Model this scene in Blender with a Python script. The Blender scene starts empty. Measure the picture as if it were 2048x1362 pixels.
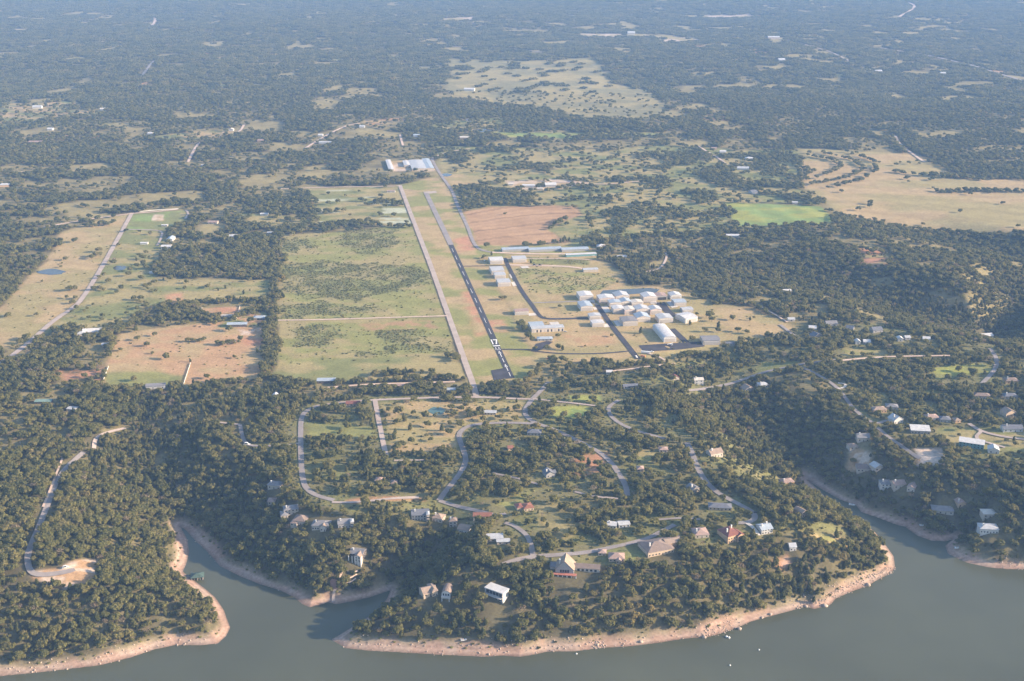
import bpy, math, random
import numpy as np
from mathutils import Vector

R = math.radians
random.seed(7)
rng = np.random.default_rng(11)
scene = bpy.context.scene
C = scene.collection

# ------------------------------------------------------------------ camera
CAM_H, FPX, PITCH = 620.0, 2472.0, math.atan(881.0 / 2472.0)   # focal length in 2048-px units
cam_d = bpy.data.cameras.new('camera')
cam = bpy.data.objects.new('camera', cam_d)
C.objects.link(cam)
cam_d.sensor_width = 36.0
cam_d.lens = FPX / 2048.0 * 36.0
cam_d.clip_start = 1.0
cam_d.clip_end = 60000.0
cam.location = (0, 0, CAM_H)
cam.rotation_euler = (math.pi / 2 - PITCH, 0, 0)
scene.camera = cam

# ------------------------------------------------------------------ sky, sun, exposure
SUN_EL, SUN_AZ = R(19.0), R(96.0)          # azimuth clockwise from +Y: low sun on the right
world = bpy.data.worlds.new('World')
scene.world = world
world.use_nodes = True
wn = world.node_tree
wn.nodes.clear()
sky = wn.nodes.new('ShaderNodeTexSky')
sky.sky_type = 'NISHITA'
sky.sun_disc = False
sky.sun_elevation = SUN_EL
sky.sun_rotation = SUN_AZ
sky.altitude = 300
sky.air_density = 1.0
sky.dust_density = 1.6
sky.ozone_density = 1.0
bg = wn.nodes.new('ShaderNodeBackground')
bg.inputs['Strength'].default_value = 0.115
wo = wn.nodes.new('ShaderNodeOutputWorld')
wn.links.new(sky.outputs[0], bg.inputs[0])
wn.links.new(bg.outputs[0], wo.inputs[0])

sun_d = bpy.data.lights.new('sun', 'SUN')
sun_d.energy = 5.0
sun_d.angle = R(0.6)
sun_d.color = (1.0, 0.79, 0.57)
sun = bpy.data.objects.new('sun', sun_d)
C.objects.link(sun)
sdir = Vector((math.sin(SUN_AZ) * math.cos(SUN_EL), math.cos(SUN_AZ) * math.cos(SUN_EL), math.sin(SUN_EL)))
sun.rotation_euler = (-sdir).to_track_quat('-Z', 'Y').to_euler()
sun.location = sdir * 3000

vs = scene.view_settings
vs.view_transform = 'Standard'
vs.look = 'None'
vs.exposure = 1.30
vs.gamma = 1.0
vs.use_curve_mapping = False
HAZE_DENSITY = 0.000067
HAZE_COLOR = (0.29, 0.52, 0.97)

# render settings that keep instanced woods and haze affordable
cy = scene.cycles
cy.max_bounces = 5
cy.diffuse_bounces = 2
cy.glossy_bounces = 2
cy.transmission_bounces = 2
cy.volume_bounces = 1
cy.transparent_max_bounces = 4
cy.use_denoising = True
cy.adaptive_threshold = 0.02

# ------------------------------------------------------------------ helpers
def tag(o, label=None, cat=None, group=None, kind=None):
    if label: o['label'] = label
    if cat: o['category'] = cat
    if group: o['group'] = group
    if kind: o['kind'] = kind
    return o

def link(o, parent=None):
    C.objects.link(o)
    if parent is not None:
        o.parent = parent
    return o

def mesh_obj(name, verts, faces, mat=None, parent=None, smooth=False):
    me = bpy.data.meshes.new(name)
    me.from_pydata([tuple(v) for v in verts], [], [tuple(f) for f in faces])
    if mat is not None:
        me.materials.append(mat)
    if smooth:
        me.polygons.foreach_set('use_smooth', [True] * len(me.polygons))
    me.update()
    return link(bpy.data.objects.new(name, me), parent)

def empty(name, loc, rz=0.0):
    o = bpy.data.objects.new(name, None)
    o.location = loc
    o.rotation_euler = (0, 0, rz)
    o.empty_display_size = 2
    return link(o)

def np_mesh(name, verts, tris, nper):
    """fast mesh from numpy arrays; every face has nper corners"""
    me = bpy.data.meshes.new(name)
    nv, nf = len(verts), len(tris)
    me.vertices.add(nv)
    me.vertices.foreach_set('co', np.ascontiguousarray(verts, dtype=np.float32).ravel())
    me.loops.add(nf * nper)
    me.loops.foreach_set('vertex_index', np.ascontiguousarray(tris, dtype=np.int32).ravel())
    me.polygons.add(nf)
    me.polygons.foreach_set('loop_start', np.arange(0, nf * nper, nper, dtype=np.int32))
    me.polygons.foreach_set('loop_total', np.full(nf, nper, dtype=np.int32))
    me.update(calc_edges=True)
    me.validate()
    return me

def hash2(ix, iy, seed):
    h = (ix.astype(np.int64) * 374761393 + iy.astype(np.int64) * 668265263 + seed * 982451653) & 0x7fffffff
    h = ((h ^ (h >> 13)) * 1274126177) & 0x7fffffff
    h = (h ^ (h >> 16)) & 0x7fffffff
    return h / 2147483647.0

def noise(x, y, wl, seed=0):
    x = np.asarray(x, float) / wl; y = np.asarray(y, float) / wl
    ix = np.floor(x); iy = np.floor(y)
    fx = x - ix; fy = y - iy
    fx = fx * fx * (3 - 2 * fx); fy = fy * fy * (3 - 2 * fy)
    a = hash2(ix, iy, seed); b = hash2(ix + 1, iy, seed)
    c = hash2(ix, iy + 1, seed); d = hash2(ix + 1, iy + 1, seed)
    return (a + (b - a) * fx) * (1 - fy) + (c + (d - c) * fx) * fy

def fbm(x, y, wl, seed=0, octv=3):
    s = 0; a = 1; t = 0
    for i in range(octv):
        s = s + a * noise(x, y, wl / 2 ** i, seed + i * 17); t += a; a *= 0.5
    return s / t

def sstep(a, b, v):
    t = np.clip((v - a) / (b - a), 0, 1)
    return t * t * (3 - 2 * t)

def seg_dist(px, py, poly, closed=False):
    """distance to a polyline, and the arc parameter 0..1 of the nearest point"""
    d2 = np.full(px.shape, 1e18); tt = np.zeros(px.shape)
    n = len(poly); m = n if closed else n - 1
    for i in range(m):
        ax, ay = poly[i][:2]; bx_, by_ = poly[(i + 1) % n][:2]
        dx, dy = bx_ - ax, by_ - ay
        L = dx * dx + dy * dy + 1e-9
        t = np.clip(((px - ax) * dx + (py - ay) * dy) / L, 0, 1)
        q = (px - ax - t * dx) ** 2 + (py - ay - t * dy) ** 2
        k = q < d2
        d2 = np.where(k, q, d2); tt = np.where(k, (i + t) / max(m, 1), tt)
    return np.sqrt(d2), tt

def inside(px, py, poly):
    r = np.zeros(px.shape, bool); n = len(poly)
    for i in range(n):
        x1, y1 = poly[i][:2]; x2, y2 = poly[(i + 1) % n][:2]
        if y1 == y2: continue
        k = ((y1 > py) != (y2 > py)) & (px < (x2 - x1) * (py - y1) / (y2 - y1) + x1)
        r ^= k
    return r

_ct, _st = math.cos(PITCH), math.sin(PITCH)
def ray(u, v):
    u = np.asarray(u, float); v = np.asarray(v, float)
    return u - 1024.0, FPX * _ct + (681.0 - v) * _st, -FPX * _st + (681.0 - v) * _ct

def plane_pts(px, z):
    """survey points read off the photograph, set down on the level z"""
    a = np.array(px, float)
    dx, dy, dz = ray(a[:, 0], a[:, 1])
    t = (z - CAM_H) / dz
    return np.stack([dx * t, dy * t], 1)

# ------------------------------------------------------------------ terrain heights
WATER = -45.0
SHORE_PX = [(-420, 1395), (-150, 1368), (0, 1352), (100, 1342), (200, 1330), (260, 1315), (310, 1298), (350, 1290), (400, 1290), (435, 1287),
 (452, 1272), (460, 1255), (453, 1237), (447, 1220), (430, 1195), (410, 1178), (390, 1163), (375, 1152), (365, 1143), (372, 1128),
 (378, 1105), (375, 1080), (366, 1064), (360, 1052), (372, 1060), (395, 1085), (415, 1103), (440, 1132), (480, 1152), (520, 1168), (560, 1180),
 (590, 1195), (605, 1208), (620, 1214), (645, 1208), (655, 1204), (672, 1208), (700, 1203), (740, 1194), (781, 1180), (775, 1196), (752, 1224),
 (718, 1246), (680, 1269), (663, 1279), (680, 1289), (692, 1296), (738, 1301), (795, 1304), (881, 1309), (967, 1313), (1005, 1311), (1040, 1313),
 (1067, 1309), (1095, 1303), (1151, 1302), (1207, 1295), (1263, 1292), (1318, 1285), (1362, 1278), (1388, 1275), (1406, 1275), (1431, 1270),
 (1473, 1256), (1501, 1243), (1529, 1235), (1579, 1222), (1613, 1212), (1627, 1218), (1660, 1210), (1671, 1197), (1710, 1180), (1735, 1172),
 (1752, 1161), (1780, 1147), (1790, 1136), (1787, 1113), (1773, 1093), (1751, 1066), (1723, 1043), (1667, 1010), (1626, 970), (1616, 960),
 (1645, 979), (1681, 999), (1712, 1010), (1723, 1024), (1751, 1033), (1793, 1049), (1810, 1053), (1835, 1071), (1863, 1081), (1891, 1082),
 (1905, 1079), (1891, 1091), (1896, 1107), (1932, 1124), (1974, 1134), (2016, 1138), (2060, 1138), (2300, 1165), (2700, 1190)]
SHORE = plane_pts(SHORE_PX, WATER)
WPOLY = np.concatenate([SHORE, [[3500, 700], [3500, -3500], [-3500, -3500], [-3500, 600]]])
RAV = [  # ravine lines: photo points, floor height at the mouth, at the head, half width
    (plane_pts([(360, 1052), (335, 1015), (310, 975), (292, 920), (282, 872)], -30), -44, -10, 95),
    (plane_pts([(1616, 960), (1565, 915), (1510, 865), (1470, 815), (1448, 772)], -30), -44, -12, 118),
    (plane_pts([(781, 1180), (830, 1150), (860, 1110), (885, 1085)], -30), -44, -12, 62),
    (plane_pts([(2500, 760), (2200, 705), (2040, 672), (1900, 640), (1780, 615), (1680, 588), (1560, 566), (1420, 545)], -20), -40, -8, 135),
    (plane_pts([(2400, 545), (2180, 530), (2048, 518), (1950, 498), (1860, 474), (1770, 458)], -20), -42, -6, 140),
    (plane_pts([(1995, 655), (2020, 625), (2048, 590), (2120, 560)], -20), -42, -20, 110),
]

def height_raw(x, y):
    x = np.asarray(x, float); y = np.asarray(y, float)
    r = np.hypot(x, y)
    base = 3.0 * (fbm(x, y, 420, 3, 2) - 0.5) + sstep(2300, 4500, r) * 46 * (fbm(x, y, 900, 5, 3) - 0.5) \
        + sstep(4500, 9000, r) * 90 * (fbm(x, y, 2300, 9, 2) - 0.45)
    base = base + sstep(2600, 2100, y) * sstep(420, 700, x) * 10 * (fbm(x, y, 260, 8, 2) - 0.3)
    ridge = plane_pts([(1640, 462), (1760, 500), (1900, 548), (2060, 606), (2300, 680)], 10)
    nr_ = y < 3000
    d_, _ = seg_dist(x[nr_], y[nr_], ridge)
    base[nr_] = base[nr_] + 9 * np.exp(-(d_ / 105.0) ** 2) * (0.7 + 0.5 * noise(x[nr_], y[nr_], 120, 19))
    h = base.copy()
    near = y < 2900
    if near.any():
        xn, yn = x[near], y[near]
        hb = base[near]
        hn = hb.copy()
        for line, z0, z1, hw in RAV:
            d, t = seg_dist(xn, yn, line)
            fl = z0 + (z1 - z0) * t
            k = sstep(0, 1, d / (hw * (0.85 + 0.4 * noise(xn, yn, 130, 21))))
            hn = np.minimum(hn, fl + (hb - fl) * k)
        d, _ = seg_dist(xn, yn, SHORE)
        ins = inside(xn, yn, WPOLY)
        Lb = 88 + 40 * (fbm(xn, yn, 160, 31, 2) - 0.5) + 46 * sstep(-180, -330, xn)
        beach = np.clip(d / 11.0, 0, 1) * 3.6
        k = np.clip((d - 9) / Lb, 0, 1)
        k = 1 - (1 - k) ** 1.55
        rise = WATER + beach + (hb - WATER - 3.6) * k
        rough = sstep(5, 40, d) * sstep(150, 60, d) * 5.0 * (fbm(xn, yn, 42, 41, 3) - 0.5)
        hn = np.minimum(hn, rise) + rough
        hn = np.where(ins, WATER - np.clip(d * 0.16, 0.02, 9), np.maximum(hn, WATER + np.minimum(beach, 1.2) * 0.9 + 0.02))
        h[near] = hn
    return h

az_in = np.linspace(R(-28.5), R(28.5), 980)
az = np.concatenate([np.linspace(R(-60), R(-29.2), 26), az_in, np.linspace(R(29.2), R(60), 26)])
dep = np.linspace(R(37.2), R(4.05), 650)
rr = np.concatenate([[420, 520, 600, 680, 740], (CAM_H + 20) / np.tan(dep), np.geomspace(9300, 19000, 14)])
rr = np.unique(rr)
AZ, RR = np.meshgrid(az, rr)
GX, GY = RR * np.sin(AZ), RR * np.cos(AZ)
GH = height_raw(GX.ravel(), GY.ravel()).reshape(GX.shape)

def H(x, y):
    x = np.asarray(x, float); y = np.asarray(y, float)
    fi = np.interp(np.hypot(x, y), rr, np.arange(len(rr)))
    fj = np.interp(np.arctan2(x, y), az, np.arange(len(az)))
    i = np.clip(fi.astype(int), 0, len(rr) - 2); j = np.clip(fj.astype(int), 0, len(az) - 2)
    a = fi - i; b = fj - j
    return (GH[i, j] * (1 - a) + GH[i + 1, j] * a) * (1 - b) + (GH[i, j + 1] * (1 - a) + GH[i + 1, j + 1] * a) * b

def G(px):
    """survey points read off the photograph -> where they stand on the terrain (x, y, z)"""
    a = np.array(px, float).reshape(-1, 2)
    dx, dy, dz = ray(a[:, 0], a[:, 1])
    n = np.hypot(dx, dy)
    ux, uy, uz = dx / n, dy / n, dz / n
    s = np.geomspace(430, 18000, 1500)
    X = ux[:, None] * s; Y = uy[:, None] * s
    Z = CAM_H + uz[:, None] * s
    hit = Z < np.maximum(H(X, Y), WATER)
    k = np.clip(np.argmax(hit, 1), 1, None)
    k[~hit.any(1)] = len(s) - 1
    lo, hi = s[k - 1], s[k]
    for _ in range(18):
        m = (lo + hi) / 2
        under = CAM_H + uz * m < np.maximum(H(ux * m, uy * m), WATER)
        hi = np.where(under, m, hi); lo = np.where(under, lo, m)
    x, y = ux * hi, uy * hi
    return np.stack([x, y, np.maximum(H(x, y), WATER)], 1)

def pxm(p):
    """photo pixels per metre at a point"""
    return FPX / math.sqrt(p[0] ** 2 + p[1] ** 2 + (CAM_H - p[2]) ** 2)

# ------------------------------------------------------------------ materials
MATS = {}
def mat(name, col, rough=0.8, var=0.12, scale=0.6, spec=0.25, metal=0.0, bump=0.0):
    """plain surface with soft procedural wear: two noise sizes mixed into the colour"""
    if name in MATS: return MATS[name]
    m = bpy.data.materials.new(name); m.use_nodes = True
    nt = m.node_tree; b = nt.nodes['Principled BSDF']
    b.inputs['Roughness'].default_value = rough
    b.inputs['Specular IOR Level'].default_value = spec
    b.inputs['Metallic'].default_value = metal
    tc = nt.nodes.new('ShaderNodeTexCoord')
    n1 = nt.nodes.new('ShaderNodeTexNoise'); n1.inputs['Scale'].default_value = scale; n1.inputs['Detail'].default_value = 5
    nt.links.new(tc.outputs['Object'], n1.inputs['Vector'])
    r = nt.nodes.new('ShaderNodeValToRGB')
    r.color_ramp.elements[0].position = 0.3; r.color_ramp.elements[1].position = 0.7
    r.color_ramp.elements[0].color = tuple(c * (1 - var) for c in col) + (1,)
    r.color_ramp.elements[1].color = tuple(min(1, c * (1 + var)) for c in col) + (1,)
    nt.links.new(n1.outputs['Fac'], r.inputs['Fac'])
    nt.links.new(r.outputs['Color'], b.inputs['Base Color'])
    if bump:
        bm = nt.nodes.new('ShaderNodeBump'); bm.inputs['Strength'].default_value = bump; bm.inputs['Distance'].default_value = 0.3
        nt.links.new(n1.outputs['Fac'], bm.inputs['Height']); nt.links.new(bm.outputs['Normal'], b.inputs['Normal'])
    MATS[name] = m
    return m

def ground_material():
    m = bpy.data.materials.new('ground_cover'); m.use_nodes = True
    nt = m.node_tree; b = nt.nodes['Principled BSDF']
    b.inputs['Roughness'].default_value = 0.95; b.inputs['Specular IOR Level'].default_value = 0.05
    at = nt.nodes.new('ShaderNodeAttribute'); at.attribute_name = 'cover'
    geo = nt.nodes.new('ShaderNodeNewGeometry')
    def nz(s, d):
        n = nt.nodes.new('ShaderNodeTexNoise'); n.inputs['Scale'].default_value = s; n.inputs['Detail'].default_value = d
        n.inputs['Roughness'].default_value = 0.65
        nt.links.new(geo.outputs['Position'], n.inputs['Vector']); return n
    def mul(a, fac_node, lo, hi):
        mr = nt.nodes.new('ShaderNodeMapRange'); mr.inputs['From Min'].default_value = 0.28; mr.inputs['From Max'].default_value = 0.72
        mr.inputs['To Min'].default_value = lo; mr.inputs['To Max'].default_value = hi
        nt.links.new(fac_node.outputs['Fac'], mr.inputs['Value'])
        v = nt.nodes.new('ShaderNodeVectorMath'); v.operation = 'SCALE'
        nt.links.new(a, v.inputs[0]); nt.links.new(mr.outputs[0], v.inputs['Scale'])
        return v.outputs[0]
    c = mul(at.outputs['Color'], nz(0.30, 6), 0.72, 1.26)
    c = mul(c, nz(0.035, 4), 0.84, 1.15)
    nt.links.new(c, b.inputs['Base Color'])
    bp = nt.nodes.new('ShaderNodeBump'); bp.inputs['Strength'].default_value = 0.5; bp.inputs['Distance'].default_value = 0.6
    nt.links.new(nz(0.22, 6).outputs['Fac'], bp.inputs['Height']); nt.links.new(bp.outputs['Normal'], b.inputs['Normal'])
    return m

def leaf_material(name, ramp, attr=True):
    m = bpy.data.materials.new(name); m.use_nodes = True
    nt = m.node_tree; b = nt.nodes['Principled BSDF']
    b.inputs['Roughness'].default_value = 0.75; b.inputs['Specular IOR Level'].default_value = 0.15
    oi = nt.nodes.new('ShaderNodeObjectInfo')
    r = nt.nodes.new('ShaderNodeValToRGB')
    els = r.color_ramp.elements
    while len(els) < len(ramp): els.new(0.5)
    for e, (p, c) in zip(els, ramp): e.position = p; e.color = c + (1,)
    nz = nt.nodes.new('ShaderNodeTexNoise'); nz.inputs['Scale'].default_value = 0.011; nz.inputs['Detail'].default_value = 3
    nt.links.new(oi.outputs['Location'], nz.inputs['Vector'])
    mr = nt.nodes.new('ShaderNodeMapRange'); mr.inputs['From Min'].default_value = 0.3; mr.inputs['From Max'].default_value = 0.7
    nt.links.new(nz.outputs['Fac'], mr.inputs['Value'])
    mx = nt.nodes.new('ShaderNodeMix'); mx.inputs['Factor'].default_value = 0.62
    nt.links.new(mr.outputs[0], mx.inputs[2]); nt.links.new(oi.outputs['Random'], mx.inputs[3])
    nt.links.new(mx.outputs[0], r.inputs['Fac'])
    at = nt.nodes.new('ShaderNodeAttribute'); at.attribute_name = 'tone'
    v = nt.nodes.new('ShaderNodeVectorMath'); v.operation = 'SCALE'
    nt.links.new(r.outputs['Color'], v.inputs[0]); nt.links.new(at.outputs['Fac'], v.inputs['Scale'])
    nt.links.new(v.outputs[0], b.inputs['Base Color'])
    tr = nt.nodes.new('ShaderNodeBsdfTranslucent'); ms = nt.nodes.new('ShaderNodeMixShader'); ms.inputs[0].default_value = 0.35
    v2 = nt.nodes.new('ShaderNodeVectorMath'); v2.operation = 'SCALE'; v2.inputs['Scale'].default_value = 1.5
    nt.links.new(v.outputs[0], v2.inputs[0]); nt.links.new(v2.outputs[0], tr.inputs['Color'])
    nt.links.new(b.outputs[0], ms.inputs[1]); nt.links.new(tr.outputs[0], ms.inputs[2]); nt.links.new(ms.outputs[0], nt.nodes['Material Output'].inputs['Surface'])
    MATS[name] = m
    return m

OAK = leaf_material('oak_leaves', [(0.0, (0.088, 0.098, 0.034)), (0.3, (0.140, 0.141, 0.047)), (0.65, (0.188, 0.176, 0.060)), (0.88, (0.21, 0.185, 0.072)), (1.0, (0.28, 0.21, 0.07))])
CEDAR = leaf_material('cedar_leaves', [(0.0, (0.071, 0.087, 0.034)), (0.5, (0.113, 0.120, 0.043)), (1.0, (0.160, 0.152, 0.054))])
BRUSH = leaf_material('brush_leaves', [(0.0, (0.19, 0.205, 0.07)), (0.5, (0.25, 0.25, 0.09)), (1.0, (0.33, 0.28, 0.12))])
BARK = mat('bark', (0.12, 0.09, 0.07), 0.95, 0.25, 2.0)
ASPHALT = mat('dark_asphalt', (0.060, 0.056, 0.064), 0.85, 0.25, 0.08)
ROADM = mat('worn_road', (0.30, 0.265, 0.25), 0.9, 0.14, 0.07)
ROADP = mat('pale_road', (0.44, 0.36, 0.31), 0.9, 0.14, 0.06)
DIRTM = mat('pale_dirt', (0.62, 0.47, 0.37), 0.95, 0.16, 0.06)
CONC = mat('concrete', (0.60, 0.55, 0.49), 0.85, 0.10, 0.1)
PAINT = mat('road_paint', (0.80, 0.79, 0.76), 0.7, 0.05, 0.5)
GLASS = mat('window_glass', (0.03, 0.04, 0.05), 0.12, 0.2, 0.3, 0.6)

# ------------------------------------------------------------------ ground cover
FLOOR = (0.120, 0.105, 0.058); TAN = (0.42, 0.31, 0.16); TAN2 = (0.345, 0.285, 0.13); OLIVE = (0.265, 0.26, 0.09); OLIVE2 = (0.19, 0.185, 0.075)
GREEN = (0.215, 0.22, 0.085); LAWN = (0.23, 0.30, 0.095); RED = (0.47, 0.25, 0.145); PLOUGH = (0.45, 0.285, 0.155); PLOUGH2 = (0.40, 0.25, 0.135)
PALE = (0.58, 0.46, 0.36); SAND = (0.44, 0.295, 0.22); FARF = (0.25, 0.225, 0.115); YGRN = (0.33, 0.34, 0.09); SUB = (0.20, 0.18, 0.085)

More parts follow.
